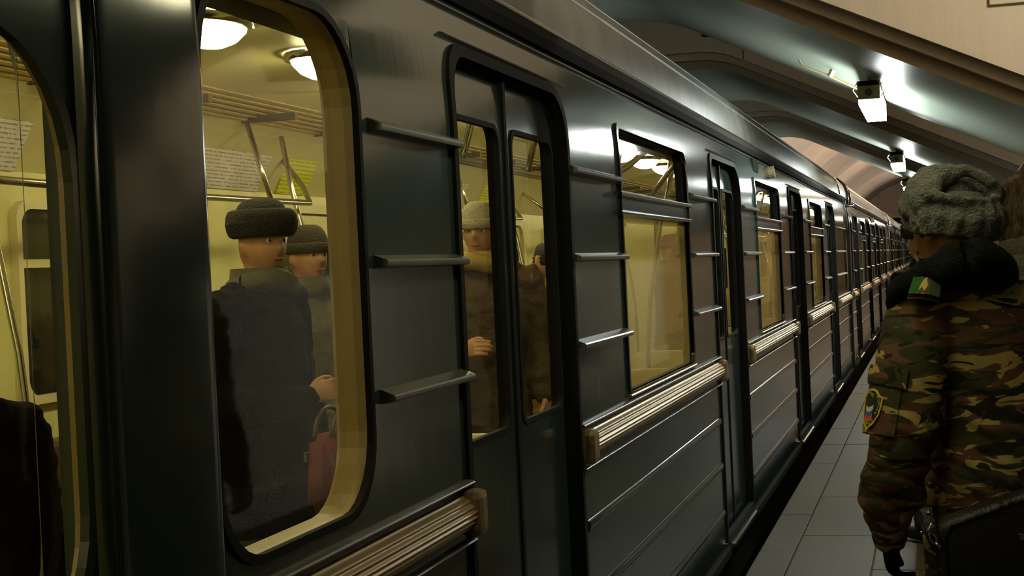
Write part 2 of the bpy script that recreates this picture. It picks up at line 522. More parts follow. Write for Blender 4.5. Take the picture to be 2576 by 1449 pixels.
def dens(pts, step=0.06):
    out = []
    for i, p in enumerate(pts):
        q = pts[(i + 1) % len(pts)]; d = math.dist(p, q); n = max(1, int(d / step)) if abs(p[1] - q[1]) > 0.02 else 1
        for k in range(n): out.append((p[0] + (q[0] - p[0]) * k / n, p[1] + (q[1] - p[1]) * k / n))
    return out


def wall_grid(mb, ya, yb, za, zb, openings, X, fl=1):
    ysl = sorted({ya, yb} | {o[0] for o in openings} | {o[1] for o in openings})
    zsl = {za, zb} | {o[2] for o in openings} | {o[3] for o in openings}
    z = 1.85
    while z < zb: zsl.add(z); z += 0.03
    zsl = sorted(zsl)
    zz = [zsl[0]]
    for z in zsl[1:]:
        if z - zz[-1] > 1e-4: zz.append(z)
    idx = {}

    def V(y, z):
        k = (round(y, 5), round(z, 5))
        if k not in idx: idx[k] = len(mb.v); mb.v.append((X(z), y, z))
        return idx[k]
    for i in range(len(ysl) - 1):
        for j in range(len(zz) - 1):
            cy, cz = (ysl[i] + ysl[i + 1]) / 2, (zz[j] + zz[j + 1]) / 2
            if any(o[0] < cy < o[1] and o[2] < cz < o[3] for o in openings): continue
            q = (V(ysl[i], zz[j]), V(ysl[i + 1], zz[j]), V(ysl[i + 1], zz[j + 1]), V(ysl[i], zz[j + 1]))
            mb.f.append(q); mb.mi.append(0)
    for o in openings:
        y0, y1, z0, z1, rt, rb = o[:6]
        for (cy, cz, r, a0, ky, kz) in ((y1 - rb, z0 + rb, rb, -90, y1, z0), (y1 - rt, z1 - rt, rt, 0, y1, z1),
                                        (y0 + rt, z1 - rt, rt, 90, y0, z1), (y0 + rb, z0 + rb, rb, 180, y0, z0)):
            arc = [(cy + r * math.cos(R(a0 + 90 * k / 7)), cz + r * math.sin(R(a0 + 90 * k / 7))) for k in range(8)]
            n = len(mb.v)
            mb.v.append((X(kz), ky, kz)); mb.v += [(X(p[1]), p[0], p[1]) for p in arc]
            for k in range(7): mb.f.append((n, n + 2 + k, n + 1 + k)); mb.mi.append(0)


def reveal(mb, o, d0, d1, X=XW, grow=0.0, mi=0):
    y0, y1, z0, z1, rt, rb = o[:6]
    ol = dens(rrect(y0 - grow, y1 + grow, z0 - grow, z1 + grow, rt, rb))
    mb.loft([[(X(z) - d0, y, z) for y, z in ol], [(X(z) - d1, y, z) for y, z in ol]], True, False, mi)


def frame_ring(mb, o, wd, depth0, depth1, X=XW, mi=0):
    """flat frame just inside an opening: wd wide, from depth0 to depth1 behind the skin"""
    y0, y1, z0, z1, rt, rb = o[:6]
    a = dens(rrect(y0, y1, z0, z1, rt, rb)); b = []
    cy, cz = (y0 + y1) / 2, (z0 + z1) / 2; sy = (y1 - y0) / 2; sz = (z1 - z0) / 2
    for (y, z) in a: b.append((cy + (y - cy) * (sy - wd) / sy, cz + (z - cz) * (sz - wd) / sz))
    mb.loft([[(X(z) - depth1, y, z) for y, z in a], [(X(z) - depth0, y, z) for y, z in a],
             [(X(z) - depth0, y, z) for y, z in b], [(X(z) - depth1, y, z) for y, z in b]], True, False, mi)


def pane(o, inset, depth, mt, name, parent, X=XW, z0=None, z1=None):
    mb = MB()
    oo = list(o)
    if z0 is not None: oo[2] = z0
    if z1 is not None: oo[3] = z1
    ys = (oo[0] + inset, oo[1] - inset); za, zb = oo[2] + inset, oo[3] - inset
    n = 8
    for k in range(n):
        z_0, z_1 = za + (zb - za) * k / n, za + (zb - za) * (k + 1) / n
        mb.quad((X(z_0) - depth, ys[0], z_0), (X(z_0) - depth, ys[1], z_0), (X(z_1) - depth, ys[1], z_1), (X(z_1) - depth, ys[0], z_1))
    return mb.build(name, mt, parent, smooth=True, fix=False, weld=0.0005)


def rail_prof(z0, z1, proud, n=10, flute=0, skew=0.0):
    pts = [(XW(z0) - 0.004, z0)]
    for k in range(n + 1):
        t = k / n; z = z0 + (z1 - z0) * t
        b = proud * max(0.0, math.sin(PI * (t ** (1 + skew)))) ** 0.6
        if flute: b += 0.0028 * math.cos(2 * PI * flute * t) - 0.0028
        pts.append((XW(z) + max(b, -0.003), z))
    pts.append((XW(z1) - 0.004, z1))
    return pts


def ledge_prof(z0, z1, proud):
    return [(XW(z0) - 0.004, z0), (XW(z0) + proud * 0.93, z0 + 0.003), (XW(z0) + proud, z0 + 0.008), (XW(z0) + proud, z0 + 0.014),
            (XW(z0) + proud * 0.9, z0 + 0.018), (XW(z1), z1), (XW(z1) - 0.004, z1)]


def build_car():
    car = empty('subway_car', (0, 0, 0))
    # ---- outer side wall facing the platform
    mb = MB(); wall_grid(mb, 0.155, 18.53, ZB, ZT, OPEN, XW)
    body = mb.build('side_wall', PAINT, car, smooth=True, fix=False)
    # inner lining
    mb = MB(); wall_grid(mb, 0.12, 18.53, 0.1, ZT, [((o[0] - 0.03, o[1] + 0.06, o[2] - 0.03, o[3] + 0.03) + o[4:] if o[6] == 'end' else (o[0] - 0.03, o[1] + 0.018, o[2] - 0.03, o[3] + 0.1) + o[4:] if o[6] == 'rear' else (o[0] - 0.05, o[1] + 0.22, max(0.1, o[2] - 0.05), o[3] + 0.12, 0.01, 0.01)) for o in OPEN], lambda z: XW(z) - 0.085)
    mb.build('inner_lining', LAMINATE, car, smooth=True, fix=False)
    # ---- openings
    for o in OPEN:
        kind = o[6]
        if kind == 'door':
            mb = MB(); reveal(mb, o, -0.010, 0.08)
            mb.v = mb.v
            fr = mb.build('door_frame', RUBBER, car, fix=False)
            mb = MB(); frame_ring(mb, (o[0] - 0.028, o[1] + 0.028, o[2], o[3] + 0.03, o[4] + 0.028, 0.01), 0.03, -0.010, 0.02)
            mb.build('weather_strip', RUBBER, fr, fix=False)
            # bright rain strip above the door
            mb = MB(); pr = rail_prof(o[3] + 0.036, o[3] + 0.046, 0.014, 4)
            mb.extrude(pr, o[0] - 0.02, o[1] + 0.08); mb.build('rain_strip', CHROME, fr)
            ym = (o[0] + o[1]) / 2
            X2 = lambda z: XW(z) - 0.036
            for (a, b, sd) in ((o[0], ym - 0.012, 0), (ym + 0.012, o[1], 1)):
                ho = (a + (0.03 if sd == 0 else 0.045), b - (0.045 if sd == 0 else 0.03), 1.08, 1.915, 0.05, 0.04)
                mb = MB(); wall_grid(mb, a, b, 0.06, 2.06, [ho], X2)
                n = len(mb.f)
                lf = mb.build('door_leaf', PAINT, car, smooth=True, fix=False)
                mb = MB(); reveal(mb, ho, 0.0, 0.035, X2); frame_ring(mb, ho, 0.014, -0.004, 0.012, X2)
                mb.build('pane_gasket', RUBBER, lf, fix=False)
                pane(ho, 0.004, 0.02, GLASS, 'pane', lf, X2)
                mb = MB()
                ye = b if sd == 0 else a
                for k in range(10):
                    za, zb = 0.06 + k * 0.2, 0.06 + (k + 1) * 0.2
                    s = 1 if sd == 0 else -1
                    mb.box(X2(zb) - 0.03, X2(za) + 0.006, min(ye, ye + s * 0.012), max(ye, ye + s * 0.012), za, zb)
                mb.build('edge_seal', RUBBER, lf)
            # polished threshold
            mb = MB(); mb.bbox(-1.16, -1.062, o[0] + 0.06, o[1] - 0.06, 0.005, 0.045, 0.012)
            mb.build('threshold', CHROME, car)
        elif kind == 'win':
            mb = MB(); reveal(mb, o, -0.004, 0.04)
            fr = mb.build('window_frame', RUBBER, car, fix=False)
            mb = MB(); frame_ring(mb, (o[0] - 0.02, o[1] + 0.02, o[2] - 0.02, o[3] + 0.02, 0.05, 0.045), 0.02, -0.01, 0.01)
            mb.build('window_rim', PAINT, fr, fix=False)
            pane(o, 0.002, 0.032, GLASS, 'upper_pane', fr, z0=1.775)
            pane(o, 0.002, 0.016, DUSTY, 'lower_pane', fr, z1=1.705)
            mb = MB(); mb.box(-1.15, -1.096, o[0], o[1], 1.70, 1.78)
            tb = mb.build('transom', PAINT, fr)
            for (a, b) in ((1.695, 1.72), (1.765, 1.79)):
                mb = MB(); mb.extrude(ledge_prof(a, b, 0.018), o[0] - 0.05, o[1] + 0.05)
                mb.build('transom_bar', PAINT, fr, smooth=False)
            mb = MB(); mb.extrude(rail_prof(1.028, 1.045, 0.016, 5), o[0] - 0.02, o[1] + 0.02); mb.build('sill_strip', BELTM, fr)
        else:
            mb = MB(); reveal(mb, o, -0.004, 0.075 if kind == 'end' else 0.02)
            fr = mb.build('end_window_frame', REVEAL, car, fix=False)
            mb = MB(); frame_ring(mb, (o[0] - 0.01, o[1] + 0.01, o[2] - 0.01, o[3] + 0.01, o[4] + 0.01, o[5] + 0.01), 0.016, -0.006, 0.008)
            mb.build('window_rim', RUBBER if kind == 'end' else PAINT, fr, fix=False)
            pane(o, 0.002, 0.03, GLASS, 'pane', fr)
    # ---- mouldings on the solid panels
    spans_up, spans_dn = [], []
    c = 0.93
    for i in range(4):
        spans_dn.append(((DOORS[i - 1][1] if i else 0.2) + 0.02, DOORS[i][0] - 0.02))
    spans_dn.append((DOORS[3][1] + 0.02, 18.50))
    spans_up.append((0.93, DOORS[0][0] - 0.02))
    for i in range(3):
        spans_up.append((DOORS[i][1] + 0.03, WINS[i][0] - 0.03)); spans_up.append((WINS[i][1] + 0.03, DOORS[i + 1][0] - 0.03))
    spans_up.append((DOORS[3][1] + 0.03, 17.70))
    for (a, b) in spans_up:
        for (z0, z1, pr) in ((1.812, 1.842, 0.032), (1.534, 1.562, 0.032), (1.258, 1.288, 0.034)):
            mb = MB(); mb.extrude(ledge_prof(z0, z1, pr), a, b)
            me = mb.mesh('panel_rail', RAILM); smooth_by_angle(me, R(25)); link('panel_rail', me, car)
    for (a, b) in spans_dn:
        mb = MB(); mb.extrude(rail_prof(0.905, 0.995, 0.045, 56, flute=7), a, b)
        me = mb.mesh('belt_moulding', BELTM); smooth_by_angle(me, R(50)); bo = link('belt_moulding', me, car)
        for ye, s in ((a, -1), (b, 1)):
            mb = MB(); mb.bbox(-1.102, -1.048, min(ye, ye - s * 0.07), max(ye, ye - s * 0.07), 0.895, 1.005, 0.02)
            mb.build('end_cap', BELTM, bo)
        for (z0, z1, pr) in ((1.008, 1.024, 0.02), (0.872, 0.886, 0.02)):
            mb = MB(); mb.extrude(rail_prof(z0, z1, pr, 8), a, b)
            me = mb.mesh('belt_strip', RAILM); smooth_by_angle(me); link('belt_strip', me, car)
        for zc in (0.69, 0.46, 0.22):
            mb = MB(); mb.extrude(rail_prof(zc - 0.019, zc + 0.019, 0.010, 10), a + 0.06, b - 0.06)
            me = mb.mesh('lower_rib', PAINT); smooth_by_angle(me); link('lower_rib', me, car)
    # vertical jamb posts beside the doors (lower body)
    # ---- skirt, gutter, roof, far side shell, ends
    mb = MB(); mb.extrude([(-1.10, 0.02), (-1.085, 0.02), (-1.085, -0.02), (-1.13, -0.06), (-1.3, -0.06), (-1.3, 0.02)], 0.16, 18.53)
    mb.build('sill_beam', DARKTRIM, car)  # beam coloured black to stand for the unlit void below the car
    mb = MB(); mb.box(-3.5, -1.45, 0.4, 18.3, -0.75, -0.06); mb.build('underframe', TRACKM, car)
    xg = XW(ZT)
    mb = MB(); mb.extrude([(xg, 2.185), (xg + 0.03, 2.19), (xg + 0.045, 2.215), (xg + 0.047, 2.245), (xg + 0.03, 2.25), (xg - 0.02, 2.27), (xg - 0.05, 2.27)], 0.1, 18.53)
    gut = mb.build('gutter', DARKTRIM, car)
    mb = MB(); mb.tube([(xg + 0.045, 0.1, 2.246), (xg + 0.045, 18.53, 2.246)], 0.006, 6); mb.build('gutter_lip', CHROME, gut)
    mb = MB(); mb.extrude(rail_prof(2.165, 2.178, 0.012, 4), 0.16, 18.53); mb.build('cornice_strip', RAILM, car)
    rp = []
    n = 28
    for k in range(n + 1):
        t = PI * k / n
        cx_ = math.cos(t); sx_ = math.sin(t)
        x = CX + 1.27 * math.copysign(abs(cx_) ** 0.62, cx_); z = 2.25 + 0.53 * sx_ ** 0.75
        rp.append((x, z))
    mb = MB(); mb.extrude(rp, 0.08, 18.53, close=False, caps=False, ny=1)
    roof = mb.build('roof', ROOF, car, smooth=True, fix=False)
    mb = MB()
    for k in (3, 6):
        x, z = rp[k]; mb.tube([(x, 0.1, z), (x, 18.53, z)], 0.008, 6)
    mb.build('roof_seam', ROOF, roof)
    mb = MB()
    xf = 2 * CX + 1.10
    mb.box(xf - 0.03, xf, 0.16, 18.53, 0.0, 2.3)
    mb.build('rear_shell', PAINT, car, fix=False)
    # ---- junction pillar at the car corner with its bright bracket at the top
    mb = MB(); pr = []
    for k in range(17):
        t = PI * k / 16; pr.append((0.155 * math.copysign(abs(math.cos(t)) ** 0.14, math.cos(t)), 0.03 * math.sin(t) ** 0.25))
    rings = []
    for z in (-0.02, 0.6, 1.2, 1.85, 1.95, 2.05, 2.15, 2.22):
        rings.append([(XW(z) + p[1], p[0], z) for p in pr] + [(XW(z) - 0.06, -0.155, z), (XW(z) - 0.06, 0.155, z)])
    mb.loft(rings, True, True)
    me = mb.mesh('corner_pillar', PAINT); smooth_by_angle(me, R(60)); pl = link('corner_pillar', me, car)
    mb = MB()
    mb.tube([(xg - 0.06, -0.02, 2.52), (xg + 0.03, -0.02, 2.43), (xg + 0.075, -0.02, 2.33), (xg + 0.085, -0.02, 2.24), (xg + 0.08, -0.02, 2.17)], [0.012, 0.02, 0.03, 0.036, 0.03], 10)
    mb.bbox(xg - 0.02, xg + 0.15, -0.10, 0.08, 2.13, 2.165, 0.012)
    me = mb.mesh('corner_bracket', CHROME); smooth_by_angle(me, R(50)); link('corner_bracket', me, car)
    mb = MB()
    for (a, b, c_, d) in ((-3.72, -1.22, 2.42, 2.5), (-3.72, -3.64, 0.0, 2.42), (-3.72, -1.22, 0.0, 0.08)):
        mb.box(a, b, -0.16, 0.1, c_, d)
    mb.build('gangway_bellows', DARKVOID, car)
    # small square vent and round marker lamp on the cornice
    mb = MB(); mb.bbox(XW(2.13) - 0.02, XW(2.13) + 0.012, WINS[1][0] + 0.15, WINS[1][0] + 0.42, 2.08, 2.17, 0.01); mb.build('vent_cover', RUBBER, car)
    mb = MB(); mb.tube([(XW(2.12) - 0.03, 9.1, 2.12), (XW(2.12) + 0.04, 9.1, 2.13)], 0.045, 14); mb.build('marker_lamp', LAMPMET, car)

    # ================= interior
    ZF = 0.08
    mb = MB(); mb.box(xf + 0.1, -1.23, 0.2, 18.5, 0.0, ZF); mb.build('car_floor', LINO, car)
    # ceiling: flat centre, coved sides
    prof = [(-1.25, 2.02), (-1.36, 2.22), (-1.55, 2.34), (-1.85, 2.42), (-2.2, 2.46), (-2.7, 2.46), (-3.05, 2.42), (-3.35, 2.34), (-3.54, 2.22), (-3.65, 2.02)]
    mb = MB(); mb.extrude(prof, 0.12, 18.52, close=False, caps=False); mb.build('car_ceiling', LAMIN2, car, smooth=True, fix=False)
    mb = MB(); mb.box(-3.68, -3.65, 0.2, 18.5, ZF, 2.03)
    mb.build('lining_panel', LAMINATE, car)
    for i in range(17):
        yy = 0.85 + i * 1.06
        bm = bmesh.new(); bmesh.ops.create_uvsphere(bm, u_segments=14, v_segments=8, radius=1)
        for v in bm.verts:
            v.co = Vector((v.co.x * 0.13, v.co.y * 0.20, min(v.co.z, 0.0) * 0.10))
        mb = MB(); mb.add_bm(bm); bm.free()
        if i == 0: dm = mb.mesh('lamp_dome', DOMEM, smooth=True)
        ld = link('lamp_dome', dm, car, (CX, yy, 2.452))
        if i == 0:
            mb = MB(); k = 20
            mb.loft([[(0.15 * math.cos(2 * PI * j / k), 0.22 * math.sin(2 * PI * j / k), 0.005) for j in range(k)],
                     [(0.15 * math.cos(2 * PI * j / k), 0.22 * math.sin(2 * PI * j / k), -0.02) for j in range(k)],
                     [(0.125 * math.cos(2 * PI * j / k), 0.195 * math.sin(2 * PI * j / k), -0.025) for j in range(k)]], True, False)
            rmsh = mb.mesh('dome_rim', CHROME, smooth=True, fix=False)
        link('dome_rim', rmsh, ld)
    # louvred vent grilles along both coves
    for sx in (-1, 1):
        for (ya, yb) in ((0.4, 6.2), (6.5, 12.3), (12.6, 18.3)):
            def gx(t): return CX + sx * (0.62 + 0.34 * t), 2.405 - 0.075 * t
            x0, z0 = gx(0); x1, z1 = gx(1)
            mb = MB(); mb.quad((x0, ya, z0 + 0.012), (x0, yb, z0 + 0.012), (x1, yb, z1 + 0.012), (x1, ya, z1 + 0.012))
            yk = ya
            while yk < yb:
                mb.box(min(x0, x1), max(x0, x1), yk, yk + 0.035, min(z0, z1) - 0.004, min(z0, z1) + 0.03); yk += 0.95
            g = mb.build('vent_grille', DARKVOID, car, fix=False)
            for k in range(7):
                x, z = gx((k + 0.5) / 7)
                mb = MB(); mb.extrude([(x - 0.004, z - 0.012), (x + 0.012, z - 0.008), (x + 0.010, z - 0.002), (x - 0.006, z - 0.006)], ya, yb)
                mb.build('slat', SLATM, g)
        xl, zl = CX + sx * 0.99, 2.325
        mb = MB(); mb.extrude([(xl - 0.02, zl - 0.03), (xl + 0.02, zl - 0.03), (xl + 0.03, zl + 0.01), (xl - 0.03, zl + 0.01)], 0.3, 18.4)
        mb.build('cove_strip', mat('pale_strip', (0.7, 0.66, 0.45), 0.4), car)
        # handrails under the coves, with hangers
        xr = CX + sx * 0.80
        for i in range(3):
            ya, yb = DOORS[i][1] + 0.1, DOORS[i + 1][0] - 0.1
            mb = MB()
            mb.tube([(xr + sx * 0.3, ya - 0.25, 2.20), (xr + sx * 0.12, ya - 0.1, 2.03), (xr, ya + 0.1, 1.93), (xr, (ya + yb) / 2, 1.92), (xr, yb - 0.1, 1.93), (xr + sx * 0.12, yb + 0.1, 2.03), (xr + sx * 0.3, yb + 0.25, 2.20)], 0.016, 8)
            hr = mb.build('handrail', CHROME, car, smooth=True)
            for yh in (ya + 0.6, (ya + yb) / 2, yb - 0.6):
                mb = MB(); mb.tube([(xr, yh, 1.93), (xr + sx * 0.05, yh, 2.1), (xr + sx * 0.12, yh, 2.35)], 0.014, 6); mb.build('hanger', CHROME, hr, smooth=True)
            # bench between the doors
            xs = CX + sx * 1.20
            mb = MB(); a_, b_ = sorted((xs - sx * 0.45, xs - sx * 0.02))
            mb.bbox(a_, b_, ya + 0.15, yb - 0.15, 0.28, 0.38, 0.03)
            bn = mb.build('bench', SEATV, car)
            a_, b_ = sorted((xs - sx * 0.10, xs))
            mb = MB(); mb.bbox(a_, b_, ya + 0.15, yb - 0.15, 0.38, 0.90, 0.03); mb.build('backrest', SEATV, bn)
            a_, b_ = sorted((xs - sx * 0.40, xs))
            mb = MB(); mb.box(a_, b_, ya + 0.2, yb - 0.2, ZF, 0.28); mb.build('plinth', LAMINATE, bn)
            for ye in (ya + 0.10, yb - 0.10):
                mb = MB(); a_, b_ = sorted((xs - sx * 0.45, xs)); mb.bbox(a_, b_, ye - 0.015, ye + 0.015, 0.35, 0.98, 0.012); mb.build('end_panel', LAMINATE, bn)
                mb = MB(); mb.tube([(xs - sx * 0.47, ye, 0.55), (xs - sx * 0.47, ye, 0.98), (xs - sx * 0.44, ye, 1.3), (xs - sx * 0.36, ye, 1.75), (xs - sx * 0.30, ye, 2.0), (xs - sx * 0.25, ye, 2.3)], 0.015, 8)
                mb.build('grab_pole', CHROME, bn, smooth=True)
    # far side doors and windows
    for (a, b) in DOORS:
        mb = MB(); ol = dens(rrect(a - 0.12, b + 0.12, ZF, 1.97, 0.16, 0.01)); il = [((a + b) / 2 + (y - (a + b) / 2) * 0.90, 1.0 + (z - 1.0) * 0.94) for y, z in ol]
        mb.loft([[(-3.65, y, z) for y, z in ol], [(-3.61, y, z) for y, z in ol], [(-3.61, y, z) for y, z in il], [(-3.65, y, z) for y, z in il]], True, False)
        dfm = mb.build('far_door_frame', LAMIN2, car, fix=False)
        ym = (a + b) / 2
        for (p, q_) in ((a, ym - 0.01), (ym + 0.01, b)):
            mb = MB(); wall_grid(mb, p, q_, ZF, 1.90, [(p + 0.10, q_ - 0.10, 1.0, 1.72, 0.09, 0.07)], lambda z: -3.635)
            lf = mb.build('far_door_leaf', LAMINATE, car, fix=False)
            mb = MB(); mb.face([(-3.645, y, z) for y, z in rrect(p + 0.095, q_ - 0.095, 0.995, 1.725, 0.09, 0.07)]); mb.build('pane', NIGHTGLASS, lf, fix=False)
            mb = MB(); ho = (p + 0.10, q_ - 0.10, 1.0, 1.72, 0.09, 0.07); frame_ring(mb, ho, 0.018, -0.008, 0.004, lambda z: -3.635); mb.build('pane_gasket', RUBBER, lf, fix=False)
    for (a, b) in WINS:
        mb = MB(); ho = (a, b, 1.05, 1.90, 0.08, 0.08); frame_ring(mb, ho, 0.035, -0.03, 0.005, lambda z: -3.645)
        wf = mb.build('far_window', LAMIN2, car, fix=False)
        mb = MB(); mb.face([(-3.643, y, z) for y, z in rrect(a + 0.02, b - 0.02, 1.07, 1.88, 0.06, 0.06)]); mb.build('pane', NIGHTGLASS, wf, fix=False)
        mb = MB(); mb.box(-3.645, -3.62, a + 0.02, b - 0.02, 1.62, 1.655); mb.build('glazing_bar', LAMIN2, wf)
    return car


def poster_mat(name, bg, ink, sc=60):
    m_ = bpy.data.materials.new(name); m_.use_nodes = True
    nt = m_.node_tree; N = nt.nodes; L = nt.links; b = N['Principled BSDF']
    tc = N.new('ShaderNodeTexCoord'); mp = N.new('ShaderNodeMapping'); mp.inputs['Scale'].default_value = (1, 1.2, 1)
    L.new(tc.outputs['Object'], mp.inputs[0])
    w = N.new('ShaderNodeTexWave'); w.bands_direction = 'Z'; w.inputs['Scale'].default_value = sc / 6.28 * 2; w.inputs['Distortion'].default_value = 0
    L.new(mp.outputs[0], w.inputs[0])
    nz = N.new('ShaderNodeTexNoise'); nz.inputs['Scale'].default_value = 45; L.new(mp.outputs[0], nz.inputs[0])
    ml = N.new('ShaderNodeMath'); ml.operation = 'MULTIPLY'; L.new(w.outputs['Fac'], ml.inputs[0]); L.new(nz.outputs['Fac'], ml.inputs[1])
    rp = N.new('ShaderNodeValToRGB'); rp.color_ramp.elements[0].position = 0.38; rp.color_ramp.elements[1].position = 0.45
    rp.color_ramp.elements[0].color = (*bg, 1); rp.color_ramp.elements[1].color = (*ink, 1)
    L.new(ml.outputs[0], rp.inputs[0]); L.new(rp.outputs[0], b.inputs['Base Color']); b.inputs['Roughness'].default_value = 0.4
    return m_


PO_W = poster_mat('white_notice', (0.75, 0.72, 0.66), (0.35, 0.28, 0.38), 55)
PO_Y = poster_mat('yellow_notice', (0.70, 0.72, 0.06), (0.38, 0.36, 0.02), 45)
PO_R = poster_mat('reddish_notice', (0.72, 0.55, 0.42), (0.40, 0.14, 0.14), 50)

car0 = build_car()
ntc = [(3.2, 0.7, 2.09, 0.16, PO_W), (5.45, 0.9, 2.09, 0.18, PO_W), (4.9, 0.28, 2.09, 0.18, PO_Y), (9.2, 0.9, 2.09, 0.18, PO_W), (10.3, 0.4, 2.09, 0.18, PO_Y), (14.0, 0.9, 2.09, 0.18, PO_R), (6.35, 0.42, 2.09, 0.18, PO_Y)]
for (yy, wd, zc, ht, mt_) in ntc:
    n = 5; mb = MB()
    pr = [(-3.648, 2.02), (-3.600, 2.12), (-3.545, 2.215)]
    mb.loft([[(x + 0.006, yy - wd / 2, z) for x, z in pr], [(x + 0.006, yy + wd / 2, z) for x, z in pr]], False, False)
    mb.build('poster', mt_, car0, smooth=True, fix=False)
for (yy, z, w_, h_, mt_) in ((6.43, 1.80, 0.20, 0.13, PO_R), (2.0, 1.79, 0.2, 0.13, PO_R), (2.9, 1.55, 0.22, 0.30, PO_Y)):
    mb = MB(); mb.quad((-3.628, yy - w_ / 2, z - h_ / 2), (-3.628, yy + w_ / 2, z - h_ / 2), (-3.628, yy + w_ / 2, z + h_ / 2), (-3.628, yy - w_ / 2, z + h_ / 2)); mb.build('notice', mt_, car0, fix=False)

CARLAB = ['subway car at the left edge, only its rounded end window in frame',
          'nearest full grey-green subway car with lit windows and passengers inside',
          'second subway car in the row, just past the bright corner bracket',
          'third subway car in the row, brownish in the vault light',
          'fourth subway car, far down the platform beside the hat',
          'farthest subway car, entering the dark tunnel portal']
cars = []
for i in range(6):
    c_ = car0 if i == 0 else copy_tree(car0)
    c_.location = (0, CAR1 + (i - 1) * CARL, 0)
    tag(c_, CARLAB[i], 'subway car', 'cars of the green train')
    cars.append(c_)

# ================================================================== PEOPLE
SKIN = mat('skin', (0.44, 0.23, 0.11), 0.5, var=0.10, scale=20, bump=0.05, bscale=120)
LIPS = mat('lips', (0.30, 0.10, 0.07), 0.45)
EYEW = mat('eye_white', (0.6, 0.58, 0.52), 0.2, var=0.02)
EYED = mat('eye_dark', (0.02, 0.015, 0.01), 0.15, var=0.02)
BLACKC = mat('black_wool', (0.005, 0.0045, 0.003), 0.95, var=0.2, scale=60, bump=0.4, bscale=180, spec=0.04)
BLACKF = mat('black_fleece', (0.014, 0.016, 0.013), 0.95, var=0.3, scale=50, bump=0.8, bscale=220, spec=0.1)
LEATHER = mat('black_leather', (0.010, 0.010, 0.007), 0.42, var=0.15, scale=30, bump=0.25, bscale=150, spec=0.35)
FUR = mat('grey_fur', (0.19, 0.19, 0.145), 0.95, var=0.30, scale=16, bump=1.0, bscale=150, spec=0.1, sheen=0.3)
HATCLOTH = mat('grey_hat_cloth', (0.085, 0.09, 0.062), 0.9, var=0.1, scale=60, bump=0.2, bscale=200)
KNIT = mat('beige_knit', (0.26, 0.22, 0.14), 0.95, var=0.2, scale=80, bump=0.9, bscale=130, stretch=(1, 1, 2.2))
HAIRB = mat('brown_hair', (0.17, 0.095, 0.035), 0.45, var=0.42, scale=9, stretch=(5, 5, 0.7), bump=0.6, bscale=30)
HAIRD = mat('dark_hair', (0.03, 0.02, 0.012), 0.5, var=0.4, scale=10, stretch=(5, 5, 0.8), bump=0.5, bscale=40)
OLIVEC = mat('olive_coat', (0.10, 0.09, 0.035), 0.85, var=0.2, scale=20, bump=0.4, bscale=60)
BROWNC = mat('brown_coat', (0.07, 0.045, 0.02), 0.85, var=0.2, scale=20, bump=0.4, bscale=60)
YELLOWC = mat('mustard_jacket', (0.36, 0.26, 0.05), 0.8, var=0.2, scale=16, bump=0.4, bscale=50)
REDC = mat('dark_red_cloth', (0.17, 0.03, 0.02), 0.8, var=0.25, scale=14, bump=0.3, bscale=50)
PALECAP = mat('pale_cap_wool', (0.42, 0.40, 0.27), 0.95, var=0.12, scale=60, bump=0.7, bscale=120)
JEANS = mat('dark_trousers', (0.02, 0.02, 0.02), 0.85, var=0.2, scale=30)
BOOT = mat('boot_leather', (0.015, 0.012, 0.01), 0.4)


def camo(name, cols, scale, stretch, blot=0.5, dist=1.2):
    m_ = bpy.data.materials.new(name); m_.use_nodes = True
    nt = m_.node_tree; N = nt.nodes; L = nt.links; b = N['Principled BSDF']
    tc = N.new('ShaderNodeTexCoord'); mp = N.new('ShaderNodeMapping'); mp.inputs['Scale'].default_value = stretch
    mp.inputs['Rotation'].default_value = (0.15, 0.28, 0)
    L.new(tc.outputs['Object'], mp.inputs[0])

    def layer(off, sc, pos, det=2.5):
        ad = N.new('ShaderNodeVectorMath'); ad.operation = 'ADD'; ad.inputs[1].default_value = off
        L.new(mp.outputs[0], ad.inputs[0])
        nz = N.new('ShaderNodeTexNoise'); nz.inputs['Scale'].default_value = sc; nz.inputs['Detail'].default_value = det
        nz.inputs['Roughness'].default_value = 0.55; nz.inputs['Distortion'].default_value = dist
        L.new(ad.outputs[0], nz.inputs['Vector'])
        rp = N.new('ShaderNodeValToRGB'); rp.color_ramp.interpolation = 'LINEAR'
        rp.color_ramp.elements[0].position = pos; rp.color_ramp.elements[1].position = pos + 0.012
        L.new(nz.outputs['Fac'], rp.inputs[0]); return rp.outputs[0]
    base = N.new('ShaderNodeRGB'); base.outputs[0].default_value = (*cols[0], 1)
    cur = base.outputs[0]
    for i, (c, off, sc, pos) in enumerate(((cols[1], (3.1, 1.7, 0.3), scale, 0.50), (cols[2], (9.2, 4.1, 7.7), scale * 1.15, 0.545), (cols[3], (1.3, 8.8, 2.2), scale * 1.5, 0.60))):
        mx = N.new('ShaderNodeMix'); mx.data_type = 'RGBA'
        L.new(layer(off, sc, pos), mx.inputs['Factor']); L.new(cur, mx.inputs['A']); mx.inputs['B'].default_value = (*c, 1); cur = mx.outputs['Result']
    L.new(cur, b.inputs['Base Color']); b.inputs['Roughness'].default_value = 0.85; b.inputs['Specular IOR Level'].default_value = 0.2
    n2 = N.new('ShaderNodeTexNoise'); n2.inputs['Scale'].default_value = 55; n2.inputs['Detail'].default_value = 5; L.new(tc.outputs['Object'], n2.inputs['Vector'])
    bp = N.new('ShaderNodeBump'); bp.inputs['Strength'].default_value = 0.25; bp.inputs['Distance'].default_value = 0.01
    L.new(n2.outputs['Fac'], bp.inputs['Height']); L.new(bp.outputs[0], b.inputs['Normal'])
    return m_


